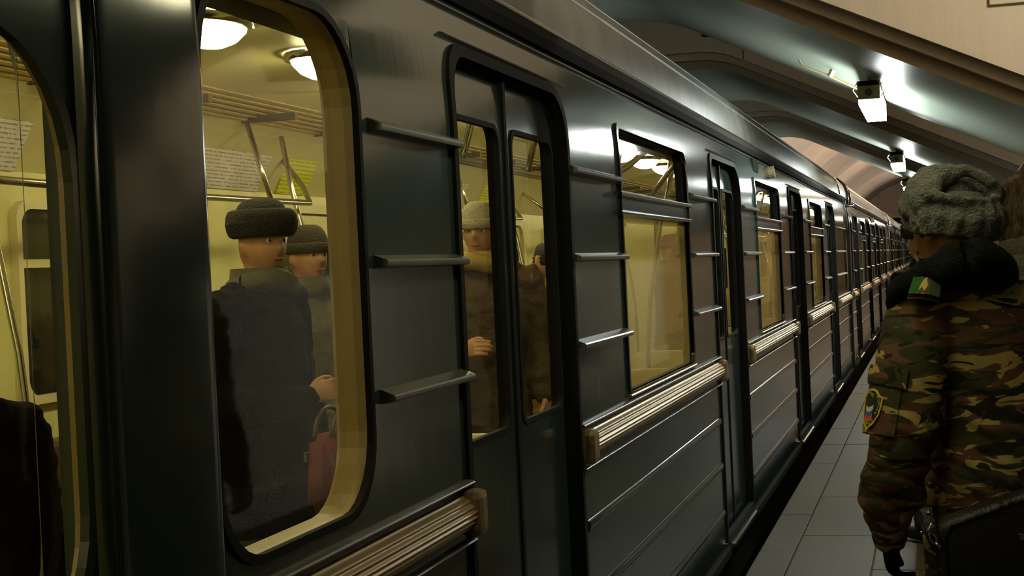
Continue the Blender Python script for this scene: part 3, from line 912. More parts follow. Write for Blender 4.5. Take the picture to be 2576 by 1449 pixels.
CAMO = camo('striped_camouflage', ((0.036, 0.035, 0.013), (0.095, 0.045, 0.024), (0.32, 0.235, 0.075), (0.013, 0.013, 0.006)), 4.2, (1.0, 1.0, 3.0), dist=1.6)
CAMOG = camo('green_camouflage', ((0.020, 0.085, 0.018), (0.030, 0.045, 0.018), (0.46, 0.31, 0.08), (0.075, 0.045, 0.018)), 15, (1, 1, 1), dist=0.9)


TMPS = bpy.data.scenes.new('tmp_scene')


def eval_mesh(ob):
    vl = TMPS.view_layers[0]; vl.update(); dg = vl.depsgraph
    return bpy.data.meshes.new_from_object(ob.evaluated_get(dg))


def limb(pts, radii, k=14, ref=(1, 0, 0)):
    """closed tapered tube with rounded ends; radii may be (along ref, across ref)"""
    pts = [Vector(p) for p in pts]; rad = [r if isinstance(r, tuple) else (r, r) for r in radii]
    # refine with Catmull-Rom so bends are smooth
    P2, R2 = [], []
    n = len(pts)
    for i in range(n - 1):
        p0, p1, p2, p3 = pts[max(i - 1, 0)], pts[i], pts[i + 1], pts[min(i + 2, n - 1)]
        for s in range(4):
            t = s / 4
            P2.append(0.5 * ((2 * p1) + (p2 - p0) * t + (2 * p0 - 5 * p1 + 4 * p2 - p3) * t * t + (3 * p1 - p0 - 3 * p2 + p3) * t ** 3))
            e = t * t * (3 - 2 * t)
            R2.append((rad[i][0] + (rad[i + 1][0] - rad[i][0]) * e, rad[i][1] + (rad[i + 1][1] - rad[i][1]) * e))
    P2.append(pts[-1]); R2.append(rad[-1])
    t0 = (P2[1] - P2[0]).normalized(); t1 = (P2[-1] - P2[-2]).normalized()
    pre, post = [], []
    for a in (80, 55, 28):
        f = math.cos(R(a)); h = min(R2[0]) * math.sin(R(a)) * 0.9
        pre.append((P2[0] - t0 * h, (R2[0][0] * f, R2[0][1] * f)))
        h = min(R2[-1]) * math.sin(R(a)) * 0.9
        post.insert(0, (P2[-1] + t1 * h, (R2[-1][0] * f, R2[-1][1] * f)))
    allp = pre + list(zip(P2, R2)) + post
    rings = []; rf = Vector(ref); m_ = len(allp)
    for i, (p, r) in enumerate(allp):
        t = (allp[min(i + 1, m_ - 1)][0] - allp[max(i - 1, 0)][0]).normalized()
        n1 = rf - t * rf.dot(t)
        if n1.length < 0.2: n1 = Vector((0, 1, 0)) - t * t.y
        n1.normalize(); n2 = t.cross(n1)
        rings.append([p + n1 * (r[0] * math.cos(2 * PI * j / k)) + n2 * (r[1] * math.sin(2 * PI * j / k)) for j in range(k)])
    mb = MB(); mb.loft(rings, True, True)
    return mb


def bake(mb_or_list, voxel, smooth=2, fn=None):
    """join meshes / builders and remesh them into one continuous surface"""
    bm = bmesh.new()
    for it in mb_or_list:
        if isinstance(it, MB): it = it.mesh('t', SKIN)
        bm.from_mesh(it)
    me = bpy.data.meshes.new('tmp'); bm.to_mesh(me); bm.free()
    ob = bpy.data.objects.new('tmp', me); TMPS.collection.objects.link(ob)
    rm = ob.modifiers.new('r', 'REMESH'); rm.mode = 'VOXEL'; rm.voxel_size = voxel; rm.use_smooth_shade = True
    if smooth:
        sm = ob.modifiers.new('m', 'SMOOTH'); sm.iterations = smooth; sm.factor = 0.5
    out = eval_mesh(ob); bpy.data.objects.remove(ob); bpy.data.meshes.remove(me)
    if fn:
        nv = len(out.vertices); co_ = [0.0] * (3 * nv); no_ = [0.0] * (3 * nv)
        out.vertices.foreach_get('co', co_); out.vertices.foreach_get('normal', no_)
        for i in range(nv):
            co_[3 * i:3 * i + 3] = fn(Vector(co_[3 * i:3 * i + 3]), Vector(no_[3 * i:3 * i + 3]))
        out.vertices.foreach_set('co', co_); out.update()
    for p in out.polygons: p.use_smooth = True
    return out


def setmat(me, mt):
    me.materials.clear(); me.materials.append(mt)
    for p in me.polygons: p.material_index = 0
    return me


def head_mesh(cen, facing, scale=1.0, tilt=0.0):
    """head with brow, eye sockets, nose, mouth, chin and ears; local +Y is the face"""
    bm = bmesh.new(); bmesh.ops.create_uvsphere(bm, u_segments=48, v_segments=32, radius=1)
    for v in bm.verts:
        x, y, z = v.co
        w = 0.076; d = 0.098; h = 0.118
        X_, Y_, Z_ = x * w, y * d, z * h
        if z < -0.2: X_ *= 1 - 0.22 * (-z - 0.2); Y_ -= 0.012 * (-z) * (1 if y < 0 else -0.2)
        if y > 0:
            fx = x * w
            g = lambda cx, cz, sx, sz: math.exp(-((fx - cx) / sx) ** 2 - ((Z_ - cz) / sz) ** 2)
            Y_ += 0.024 * g(0, -0.018, 0.011, 0.018) + 0.012 * g(0, 0.008, 0.009, 0.022)
            Y_ += 0.006 * g(0, 0.032, 0.04, 0.010)
            Y_ -= 0.011 * (g(0.031, 0.012, 0.015, 0.011) + g(-0.031, 0.012, 0.015, 0.011))
            Y_ += 0.007 * g(0, -0.058, 0.018, 0.008) + 0.010 * g(0, -0.095, 0.022, 0.016)
            Y_ -= 0.004 * g(0, -0.047, 0.02, 0.004)
        v.co = Vector((X_, Y_, Z_))
    mb = MB(); mb.add_bm(bm); bm.free()
    for s in (-1, 1):
        b2 = bmesh.new(); bmesh.ops.create_uvsphere(b2, u_segments=14, v_segments=10, radius=1)
        for v in b2.verts:
            v.co = Vector((s * (0.074 + 0.014 * abs(v.co.x) + 0.004 * v.co.x), -0.008 + 0.020 * v.co.y - 0.008 * abs(v.co.x), -0.005 + 0.033 * v.co.z))
        mb.add_bm(b2); b2.free()
    M_ = Matrix.Translation(cen) @ Matrix.Rotation(facing, 4, 'Z') @ Matrix.Rotation(tilt, 4, 'X') @ Matrix.Scale(scale, 4)
    mb.v = [tuple(M_ @ Vector(p)) for p in mb.v]
    return mb, M_


def face_bits(M_, parent):
    mb = MB()
    for s in (-1, 1):
        b = bmesh.new(); bmesh.ops.create_uvsphere(b, u_segments=10, v_segments=8, radius=0.0125)
        for v in b.verts: v.co = M_ @ (v.co + Vector((s * 0.031, 0.074, 0.011)))
        mb.add_bm(b); b.free()
    mb.build('eyes', EYEW, parent, smooth=True)
    mb = MB()
    for s in (-1, 1):
        b = bmesh.new(); bmesh.ops.create_uvsphere(b, u_segments=8, v_segments=6, radius=0.006)
        for v in b.verts: v.co = M_ @ (v.co + Vector((s * 0.031, 0.083, 0.011)))
        mb.add_bm(b); b.free()
    mb.build('pupils', EYED, parent, smooth=True)
    mb = MB(); b = bmesh.new(); bmesh.ops.create_uvsphere(b, u_segments=12, v_segments=8, radius=1)
    for v in b.verts: v.co = M_ @ Vector((v.co.x * 0.024, 0.094 + v.co.y * 0.008 - 0.006 * abs(v.co.x), -0.053 + v.co.z * 0.007))
    mb.add_bm(b); b.free(); mb.build('mouth', LIPS, parent, smooth=True)
    mb = MB()
    for s in (-1, 1):
        mb.tube([M_ @ Vector((s * 0.014, 0.093, 0.033)), M_ @ Vector((s * 0.03, 0.092, 0.037)), M_ @ Vector((s * 0.047, 0.080, 0.031))], [0.003, 0.004, 0.002], 6)
    mb.build('eyebrows', HAIRD, parent, smooth=True)


def hand_mesh(wrist, dirv, side, palm_n, curl=0.35, k=1.0):
    """palm with four bent fingers and a thumb; dirv points to the fingertips, palm_n out of the palm"""
    d = Vector(dirv).normalized(); n = Vector(palm_n); n = (n - d * n.dot(d)).normalized(); a = d.cross(n) * side
    w = Vector(wrist)
    out = [limb([w, w + d * 0.045 * k, w + d * 0.088 * k], [(0.026 * k, 0.019 * k), (0.038 * k, 0.018 * k), (0.038 * k, 0.014 * k)], 16, a)]
    for i, ln in enumerate((0.070, 0.080, 0.075, 0.058)):
        off = a * (0.030 - 0.020 * i) * k
        p = [w + d * 0.06 * k + off]; ang = 0.15
        cur = w + d * 0.090 * k + off; p.append(cur)
        for s in (0.45, 0.30, 0.25):
            ang += curl * 1.2
            cur = cur + (d * math.cos(ang) + n * math.sin(ang)) * ln * s * k; p.append(cur)
        out.append(limb(p, [0.0100 * k, 0.0098 * k, 0.0092 * k, 0.0085 * k, 0.0072 * k], 10, a))
    p = [w + d * 0.02 * k + a * 0.018 * k, w + d * 0.045 * k + a * 0.040 * k + n * 0.01 * k, w + d * 0.078 * k + a * 0.050 * k + n * 0.022 * k, w + d * 0.100 * k + a * 0.046 * k + n * 0.032 * k]
    out.append(limb(p, [0.014 * k, 0.0125 * k, 0.0105 * k, 0.0085 * k], 10, n))
    return out


def wrinkle(amp, sc, st=(1, 1, 2.2), seed=0.0):
    def fn(co, n):
        p = Vector((co.x * st[0] * sc + seed, co.y * st[1] * sc, co.z * st[2] * sc))
        f = noise.noise(p) + 0.5 * noise.noise(p * 2.1)
        return co + n * (amp * (abs(f) * 1.6 - 0.4))
    return fn


def person(loc, rz, label, height=1.72, coat=BLACKC, pants=JEANS, hat=None, hatm=None, hair=HAIRD, head_turn=0.0,
           armL='down', armR='down', group=None, vox=0.014, scarf=None, seated=False, coat_len=0.62, collar=True):
    s = height / 1.72
    root = empty('person', loc, rz); tag(root, label, 'person', group)
    V = lambda x, y, z: Vector((x, y, z)) * s
    hipz = 0.50 if seated else 0.92
    dz = hipz - 0.92
    T = lambda x, y, z: V(x, y, z + dz)
    # --- body
    def arm(sd, mode):
        sh = T(sd * 0.185, -0.01, 1.40)
        if mode == 'up': return [sh, T(sd * 0.27, 0.10, 1.42), T(sd * 0.30, 0.20, 1.62), T(sd * 0.28, 0.26, 1.84)]
        if mode == 'bend': return [sh, T(sd * 0.25, -0.03, 1.12), T(sd * 0.20, 0.14, 1.05), T(sd * 0.10, 0.25, 1.08)]
        return [sh, T(sd * 0.25, -0.02, 1.12), T(sd * 0.265, 0.02, 0.98), T(sd * 0.26, 0.06, 0.85)]
    aL, aR = arm(-1, armL), arm(1, armR)
    if seated:
        legs = [[T(sd * 0.09, 0.0, 0.90), T(sd * 0.12, 0.25, 0.90), V(sd * 0.13, 0.44, 0.48), V(sd * 0.13, 0.43, 0.28), V(sd * 0.13, 0.42, 0.09)] for sd in (-1, 1)]
    else:
        legs = [[T(sd * 0.09, 0.0, 0.88), V(sd * 0.10, 0.01, 0.68), V(sd * 0.11, 0.015, 0.48), V(sd * 0.115, -0.01, 0.28), V(sd * 0.12, -0.02, 0.09)] for sd in (-1, 1)]
    sc = lambda L_: [tuple(x * s for x in r) if isinstance(r, tuple) else r * s for r in L_]
    parts_ = [limb([T(0, 0, 0.88), T(0, 0, 1.10), T(0, 0.0, 1.30), T(0, -0.01, 1.40)], sc([(0.15, 0.11), (0.13, 0.095), (0.155, 0.105), (0.13, 0.08)])),
              limb([T(0, -0.005, 1.38), T(0, 0.0, 1.46), T(0, 0.012, 1.56)], sc([0.065, 0.055, 0.055]))]
    for a_ in (aL, aR): parts_.append(limb([T(0, -0.01, 1.37)] + a_, sc([0.06, 0.056, 0.044, 0.038, 0.026])))
    for l_ in legs: parts_.append(limb(l_, sc([0.088, 0.078, 0.056, 0.05, 0.04])))
    hm, HM = head_mesh(T(0, 0.025, 1.612), head_turn, s)
    bm_ = setmat(bake(parts_ + [hm], vox * 0.72, 2), SKIN)
    body = link('body', bm_, root)
    face_bits(HM, body)
    for sd, ap, nm in ((-1, aL, 'left'), (1, aR, 'right')):
        dr = (ap[3] - ap[2])
        hme = setmat(bake(hand_mesh(ap[3], dr, sd, (-sd, 0.2, 0), 0.35, s), 0.0045, 1), SKIN)
        link('hand', hme, root)
    # --- coat: torso, sleeves and skirt as one surface
    hem = 0.93 - (coat_len - 0.35) if not seated else 0.90
    parts_ = [limb([T(0, 0, hem), T(0, 0, 0.93 if not seated else 0.96), T(0, 0, 1.10), T(0, 0.0, 1.28), T(0, -0.01, 1.39), T(0, -0.005, 1.44)],
                   sc([(0.215, 0.17), (0.20, 0.155), (0.19, 0.145), (0.205, 0.145), (0.17, 0.115), (0.09, 0.085)]), 24)]
    for a_ in (aL, aR): parts_.append(limb([T(0, -0.01, 1.36)] + a_, sc([0.08, 0.084, 0.068, 0.062, 0.046]), 16))
    cm = setmat(bake(parts_, vox, 3, wrinkle(0.012, 7.0, seed=height * 9)), coat)
    co = link('coat', cm, root)
    if collar:
        mb = MB(); k = 20
        rg = []
        for (rx, ry, z) in ((0.085, 0.08, 1.44), (0.115, 0.105, 1.47), (0.105, 0.10, 1.53), (0.075, 0.075, 1.52), (0.07, 0.07, 1.45)):
            rg.append([T(rx * math.cos(2 * PI * j / k), 0.005 + ry * math.sin(2 * PI * j / k), z) for j in range(k)])
        mb.loft(rg, True, False); link('collar', setmat(mb.mesh('collar', coat, smooth=True, fix=False), scarf or coat), co)
    # --- trousers and boots
    parts_ = [limb([T(0, 0, 0.84), T(0, 0, 0.98)], sc([(0.15, 0.12), (0.155, 0.12)]))]
    for l_ in legs: parts_.append(limb([l_[0] + V(0, 0, 0.04)] + l_[1:], sc([0.105, 0.092, 0.078, 0.072, 0.064])))
    link('trousers', setmat(bake(parts_, vox, 1, wrinkle(0.006, 9.0)), pants), root)
    for lg in legs:
        f = lg[4]; p = [f + V(0, 0, 0.06), f + V(0, 0.0, -0.03), f + V(0, 0.06, -0.045), f + V(0, 0.15, -0.05)]
        link('boot', limb(p, [0.054 * s, 0.052 * s, (0.046 * s, 0.042 * s), (0.040 * s, 0.034 * s)]).mesh('boot', BOOT, smooth=True), root)
    # --- hat / hair
    def dome(r, z0, z1, m_, nm, bump=0.0, brim=False, off=0.0):
        mb = MB(); k = 28; rings = []
        n = 9
        for i in range(n + 1):
            t = i / n; a = t * PI / 2
            zz = z0 + (z1 - z0) * math.sin(a); rr = math.cos(a) ** 0.55 if i < n else 0.02
            ring = []
            for j in range(k):
                th = 2 * PI * j / k
                f = 1 + bump * noise.noise(Vector((math.cos(th) * 3, math.sin(th) * 3, zz * 20)))
                ring.append(HM @ Vector((r[0] * rr * f * math.cos(th), off + r[1] * rr * f * math.sin(th), zz)))
            rings.append(ring)
        mb.loft(rings, True, True)
        return link(nm, mb.mesh(nm, m_, smooth=True), root)
    if hat == 'beanie':
        h_ = dome((0.088, 0.110), 0.028, 0.150, hatm, 'knit_cap', 0.03)
        mb = MB(); k = 28
        mb.loft([[HM @ Vector(((0.088 + dr) * math.cos(2 * PI * j / k), (0.110 + dr) * math.sin(2 * PI * j / k), zz)) for j in range(k)] for dr, zz in ((0, 0.02), (0.008, 0.024), (0.009, 0.06), (0.001, 0.066))], True, False)
        mb.build('cap_brim', hatm, h_, smooth=True, fix=False)
    elif hat == 'fur':
        dome((0.095, 0.115), 0.06, 0.165, hatm, 'fur_hat', 0.05)
        mb = MB(); k = 32; rings = []
        for i in range(12):
            a = 2 * PI * i / 12
            rings.append([HM @ Vector(((0.098 + 0.024 * math.cos(a)) * (1 + 0.05 * noise.noise(Vector((j * 0.7, i, height)))) * math.cos(2 * PI * j / k), (0.115 + 0.024 * math.cos(a)) * math.sin(2 * PI * j / k), 0.075 + 0.05 * math.sin(a))) for j in range(k)])
        rings.append(rings[0]); mb.loft(rings, True, False); mb.build('fur_band', hatm, root, smooth=True, fix=False)
    else:
        dome((0.086, 0.108), -0.01 if hat != 'long' else -0.05, 0.132, hair, 'hair', 0.06, off=-0.012)
    if scarf:
        mb = MB(); pts = [T(0.095 * math.cos(t), 0.02 + 0.095 * math.sin(t), 1.475 + 0.015 * math.sin(2 * t)) for t in [2 * PI * j / 18 for j in range(19)]]
        mb.tube(pts, [0.042 * s] * 19, 8, caps=False); mb.build('scarf', scarf, root, smooth=True)
    return root


# ---- passengers inside the nearest car (standing on the car floor)
def at_px(px, py_head, depth, z):
    q = P(px, py_head, depth); return (q.x, q.y, z)


g = 'passengers inside the nearest car'
DFUR = mat('dark_fur', (0.02, 0.016, 0.012), 0.95, var=0.3, scale=30, bump=0.9, bscale=120)
DKNIT = mat('dark_knit', (0.045, 0.035, 0.022), 0.95, var=0.2, scale=60, bump=0.6, bscale=140)
q = P(645, 610, 5.3)
FURMAN = person((q.x, q.y, 0.08), R(-100), 'standing passenger in black fur hat and dark coat behind the end window', 1.67, BLACKC, hat='fur', hatm=DFUR, head_turn=R(-18), group=g, scarf=OLIVEC, armR='bend')
q = P(765, 640, 6.5)
person((q.x, q.y, 0.08), R(-112), 'standing passenger in dark knit cap and olive jacket beside the fur-hatted one', 1.63, OLIVEC, hat='beanie', hatm=DKNIT, head_turn=R(-10), group=g)
q = P(1208, 560, 7.1)
person((q.x, q.y, 0.08), R(-165), 'standing passenger in pale knit cap behind the nearest closed doors', 1.72, BROWNC, hat='beanie', hatm=PALECAP, head_turn=R(-15), armR='bend', group=g, scarf=YELLOWC)
q = P(1385, 640, 8.2)
person((q.x, q.y, 0.08), R(150), 'standing passenger in mustard jacket behind the right door leaf', 1.56, YELLOWC, hat=None, hair=HAIRD, armL='bend', group=g)
person((-3.26, 6.1, 0.135), R(-90), 'seated passenger in dark red coat on the far bench', 1.60, REDC, pants=REDC, hat='beanie', hatm=BLACKC, group=g, seated=True, armL='bend', armR='bend')
q = P(1690, 760, 13.2)
person((q.x, q.y, 0.08), R(-100), 'standing passenger in brown coat behind the large two-pane window', 1.64, BROWNC, hat='beanie', hatm=REDC, group=g, armR='up')
person((-2.0, 2.75, 0.08), R(-120), 'passenger in black coat at the left picture edge behind the rounded window', 1.42, BLACKC, hat=None, group=g)

# ================================================================== THE OFFICER (seen from behind)
D0 = 3.8


def PX(px, py, dd=0.0): return P(px, py, D0 + dd)


SPX = FPX / D0          # pixels per metre at his distance
oc = PX(2415, 1000); oc_b = Vector((oc.x, oc.y, 0.0))
off = empty('person', oc_b); tag(off, 'person in striped camouflage jacket and grey fur hat, seen from behind', 'person')
REL = lambda p: Vector(p) - oc_b
hc = REL(PX(2385, 572, 0.02)); TURN = R(46)
neck = REL(PX(2405, 680, 0.03))
# shoulders, arms (pixel-measured joints at their own depth)
lS, lU, lM, lE, lF, lW = [REL(PX(*a)) for a in ((2340, 780, 0.03), (2300, 905, 0.0), (2285, 1040, -0.02), (2264, 1140, -0.02), (2240, 1240, 0.02), (2238, 1335, 0.06))]
rS, rU, rE, rF, rW = [REL(PX(*a)) for a in ((2550, 772, 0.03), (2640, 905, 0.0), (2690, 1120, -0.02), (2700, 1240, 0.03), (2690, 1330, 0.1))]
tC, tB, tH = REL(PX(2450, 850, 0.05)), REL(PX(2492, 1030, 0.05)), REL(PX(2505, 1210, 0.05))
pel = REL(PX(2520, 1260, 0.06)); pel.z = 0.86
legs = []
for sd in (-1, 1):
    legs.append([Vector((pel.x + sd * 0.085, pel.y, 0.84)), Vector((pel.x + sd * 0.10, pel.y + 0.01, 0.62)), Vector((pel.x + sd * 0.11, pel.y + 0.02, 0.46)), Vector((pel.x + sd * 0.115, pel.y - 0.005, 0.28)), Vector((pel.x + sd * 0.12, pel.y - 0.015, 0.09))])
hm, HM = head_mesh(hc, TURN, 0.98, R(-4))
parts_ = [limb([pel, tB, tC, neck - Vector((0, 0, 0.06))], [(0.14, 0.10), (0.13, 0.09), (0.15, 0.10), (0.11, 0.075)]),
          limb([neck - Vector((0, 0, 0.06)), neck + Vector((0, 0.0, 0.02)), hc + Vector((0.01, -0.01, -0.05))], [0.065, 0.056, 0.056]),
          limb([tC, lS, lU, lM, lE, lF, lW], [0.06, 0.055, 0.05, 0.045, 0.042, 0.034, 0.026]), limb([tC, rS, rU, rE, rF, rW], [0.06, 0.055, 0.05, 0.042, 0.034, 0.026])]
for l_ in legs: parts_.append(limb(l_, [0.085, 0.075, 0.055, 0.05, 0.04]))
body = link('body', setmat(bake(parts_ + [hm], 0.008, 2), SKIN), off)
face_bits(HM, body)
# short dark hair under the hat
mb = MB(); k = 28; rings = []
for i in range(8):
    a = i / 7 * PI / 2
    rings.append([HM @ Vector((0.080 * math.cos(a) ** 0.5 * math.cos(2 * PI * j / k), -0.014 + 0.096 * math.cos(a) ** 0.5 * math.sin(2 * PI * j / k), -0.022 + 0.142 * math.sin(a))) if i < 7 else HM @ Vector((0.002 * math.cos(j), 0.002 * math.sin(j), 0.12)) for j in range(k)])
mb.loft(rings, True, True); mb.build('hair', HAIRD, off, smooth=True)


# ---- camouflage jacket: one continuous, creased surface
def crease(co, n):
    p = Vector((co.x * 7, co.y * 7, co.z * 13 + co.x * 6))
    f = noise.noise(p) + 0.5 * noise.noise(p * 2.2 + Vector((3, 1, 2)))
    low = min(1.0, max(0.25, (1.45 - co.z) * 1.4))
    return co + n * (0.017 * low * (abs(f) * 1.9 - 0.55))


jk = [limb([tH, tB, tC, neck + Vector((0.01, 0.0, -0.075)), neck + Vector((0, 0, -0.03))], [(0.165, 0.14), (0.150, 0.135), (0.165, 0.135), (0.150, 0.105), (0.10, 0.09)], 28),
      limb([tC + Vector((0, 0, 0.06)), lS, lU, lM, lE, lF, lW + Vector((0, 0, 0.01))], [0.07, 0.092, 0.096, 0.086, 0.078, 0.082, 0.052], 20),
      limb([tC + Vector((0, 0, 0.06)), rS, rU, rE, rF, rW], [0.09, 0.090, 0.082, 0.068, 0.074, 0.050], 20)]
jacket = link('jacket', setmat(bake(jk, 0.0075, 3, crease), CAMO), off)
# cuffs
for w_, f_ in ((lW, lF), (rW, rF)):
    d_ = (w_ - f_).normalized()
    mb = limb([w_ - d_ * 0.015, w_ + d_ * 0.02], [0.046, 0.044], 18); mb.build('cuff', CAMO, jacket, smooth=True)
# trousers, boots
parts_ = [limb([pel - Vector((0, 0, 0.05)), pel + Vector((0, 0, 0.08))], [(0.155, 0.12), (0.16, 0.125)])]
for l_ in legs: parts_.append(limb([l_[0] + Vector((0, 0, 0.05))] + l_[1:], [0.112, 0.098, 0.082, 0.076, 0.07]))
link('trousers', setmat(bake(parts_, 0.009, 2, wrinkle(0.007, 9)), CAMO), off)
for l_ in legs:
    f = l_[4]
    limb([f + Vector((0, 0, 0.16)), f + Vector((0, 0, 0.02)), f + Vector((0, 0.0, -0.035)), f + Vector((0, 0.07, -0.045)), f + Vector((0, 0.16, -0.05))], [0.06, 0.056, 0.05, (0.048, 0.042), (0.042, 0.036)]).build('boot', BOOT, off, smooth=True)
# gloves
for w_, f_, sd in ((lW, lF, -1), (rW, rF, 1)):
    dr = Vector((sd * -0.02, 0.22, -1.0))
    hmv = hand_mesh(w_ + Vector((0, 0, -0.005)), dr, sd, (-sd, 0.3, 0), 0.42, 1.10)
    link('glove', setmat(bake(hmv, 0.004, 1), BLACKC), off)


# ---- thick dark hood collar rolled round the neck and shoulders
def arcp(px, py, dd): return REL(PX(px, py, dd))


col_mid = [arcp(2262, 752, 0.10), arcp(2302, 728, 0.02), arcp(2354, 690, -0.07), arcp(2412, 652, -0.12), arcp(2465, 648, -0.12), arcp(2512, 672, -0.05), arcp(2530, 695, 0.04), arcp(2470, 690, 0.17), arcp(2370, 715, 0.21), arcp(2300, 745, 0.16)]
cl = [limb(col_mid[:7], [(0.026, 0.034), (0.034, 0.040), (0.040, 0.046), (0.046, 0.048), (0.046, 0.048), (0.042, 0.044), (0.036, 0.038)], 16),
      limb([col_mid[6], col_mid[7], col_mid[8], col_mid[9], col_mid[0]], [0.036, 0.04, 0.04, 0.034, 0.028], 14),
      limb([arcp(2240, 762, 0.02), arcp(2272, 722, -0.03), arcp(2335, 682, -0.08)], [0.017, 0.028, 0.034], 14),
      limb([arcp(2375, 685, -0.06), arcp(2440, 682, -0.10), arcp(2500, 690, -0.07), arcp(2536, 706, 0.0)], [0.04, 0.045, 0.042, 0.028], 14),
      limb([neck + Vector((0.01, 0.0, -0.045)), neck + Vector((0.02, -0.005, -0.02))], [(0.095, 0.085), (0.08, 0.08)], 20)]
link('hood_collar', setmat(bake(cl, 0.007, 5, wrinkle(0.006, 12, (1, 1, 1))), BLACKF), off)
# pale inner collar edge at the jaw
mb = MB(); mb.tube([REL(PX(2306, 632, 0.10)), REL(PX(2304, 645, 0.09)), REL(PX(2310, 658, 0.08))], 0.004, 6); mb.build('collar_edge', mat('pale_green_cloth', (0.30, 0.32, 0.12), 0.9), off)

# ---- shoulder strap with bright green camouflage slide
def on_shoulder(px, py):
    """point on the jacket surface seen at a pixel"""
    o_ = CAM - oc_b; d_ = (P(px, py, 1.0) - CAM).normalized()
    ok, loc, nor, _ = jacket.ray_cast(o_, d_)
    return (loc, nor) if ok else (REL(PX(px, py, -0.05)), Vector((0, -1, 0.3)).normalized())


def stick(quad_px, n_u, n_v, lift, thick, mt, name, parent, target=None):
    """cloth piece that follows the garment underneath: grid over a pixel-space quad, cast on the surface"""
    g_ = []
    (x0, y0), (x1, y1), (x2, y2), (x3, y3) = quad_px
    for i in range(n_u + 1):
        row = []
        for j in range(n_v + 1):
            u, v = i / n_u, j / n_v
            px = (x0 * (1 - u) + x1 * u) * (1 - v) + (x3 * (1 - u) + x2 * u) * v
            py = (y0 * (1 - u) + y1 * u) * (1 - v) + (y3 * (1 - u) + y2 * u) * v
            row.append(on_shoulder(px, py))
        g_.append(row)
    mb = MB(); nv = (n_u + 1) * (n_v + 1)
    top = [g_[i][j][0] + g_[i][j][1] * (lift + thick) for i in range(n_u + 1) for j in range(n_v + 1)]
    bot = [g_[i][j][0] + g_[i][j][1] * (lift - 0.004) for i in range(n_u + 1) for j in range(n_v + 1)]
    mb.v = top + bot
    S = n_v + 1
    for i in range(n_u):
        for j in range(n_v):
            a = i * S + j
            mb.f.append((a, a + S, a + S + 1, a + 1)); mb.mi.append(0)
            mb.f.append((nv + a, nv + a + 1, nv + a + S + 1, nv + a + S)); mb.mi.append(0)
    per = [i * S for i in range(n_u)] + [n_u * S + j for j in range(n_v)] + [i * S + n_v for i in range(n_u, 0, -1)] + [j for j in range(n_v, 0, -1)]
    for q_ in range(len(per)):
        a, b = per[q_], per[(q_ + 1) % len(per)]
        mb.f.append((a, b, nv + b, nv + a)); mb.mi.append(0)
    me = mb.mesh(name, mt); smooth_by_angle(me, R(40)); return link(name, me, parent)


# shoulder slide: a flat board lying on the shoulder, built at its own place above the jacket
a0, a1, a2, a3 = REL(PX(2284, 742, -0.100)), REL(PX(2364, 751, -0.122)), REL(PX(2370, 686, -0.092)), REL(PX(2304, 680, -0.072))
nrm = (a1 - a0).cross(a3 - a0).normalized()
if nrm.z < 0: nrm = -nrm


def board(c, th, name, mt, parent):
    mb = MB(); k = 6
    top, bot = [], []
    for i in range(k + 1):
        for j in range(k + 1):
            u, v = i / k, j / k
            p_ = (c[0] * (1 - u) + c[1] * u) * (1 - v) + (c[3] * (1 - u) + c[2] * u) * v
            p_ = p_ + nrm * 0.012 * math.sin(PI * u) * 0.8
            top.append(p_ + nrm * th); bot.append(p_ - nrm * th)
    n = len(top); mb.v = top + bot; S = k + 1
    for i in range(k):
        for j in range(k):
            a = i * S + j; mb.f.append((a, a + S, a + S + 1, a + 1)); mb.mi.append(0); mb.f.append((n + a, n + a + 1, n + a + S + 1, n + a + S)); mb.mi.append(0)
    per = [i * S for i in range(k)] + [k * S + j for j in range(k)] + [i * S + k for i in range(k, 0, -1)] + [j for j in range(k, 0, -1)]
    for q_ in range(len(per)):
        a, b = per[q_], per[(q_ + 1) % len(per)]; mb.f.append((a, b, n + b, n + a)); mb.mi.append(0)
    return mb.build(name, mt, parent)


sl = board((a0, a1, a2, a3), 0.006, 'shoulder_slide', CAMOG, off); sl['label'] = 'bright green and tan camouflage slide'
e0, e1 = a0 + (a0 - a3) * 0.10 - nrm * 0.012, a1 + (a1 - a2) * 0.10 - nrm * 0.012
board((e0, e1, a2 - nrm * 0.010, a3 - nrm * 0.010), 0.004, 'shoulder_strap', CAMO, off)

# ---- sleeve pocket with flap, edge seam and the shield patch, wrapped round the upper sleeve
ax0, ax1 = lU, lE
axd = (ax1 - ax0).normalized()
back = Vector((CAM.x - oc_b.x - ax0.x, CAM.y - oc_b.y - ax0.y, 0)); back = (back - axd * back.dot(axd)).normalized()
leftv = back.cross(axd).normalized()
if leftv.x > 0: leftv = -leftv


def sleeve_pt(u, v, r):
    """u: degrees from the side facing the viewer towards the left; v: metres along the sleeve"""
    o_ = ax0 + axd * v
    return o_ + (back * math.cos(R(u)) + leftv * math.sin(R(u))) * r


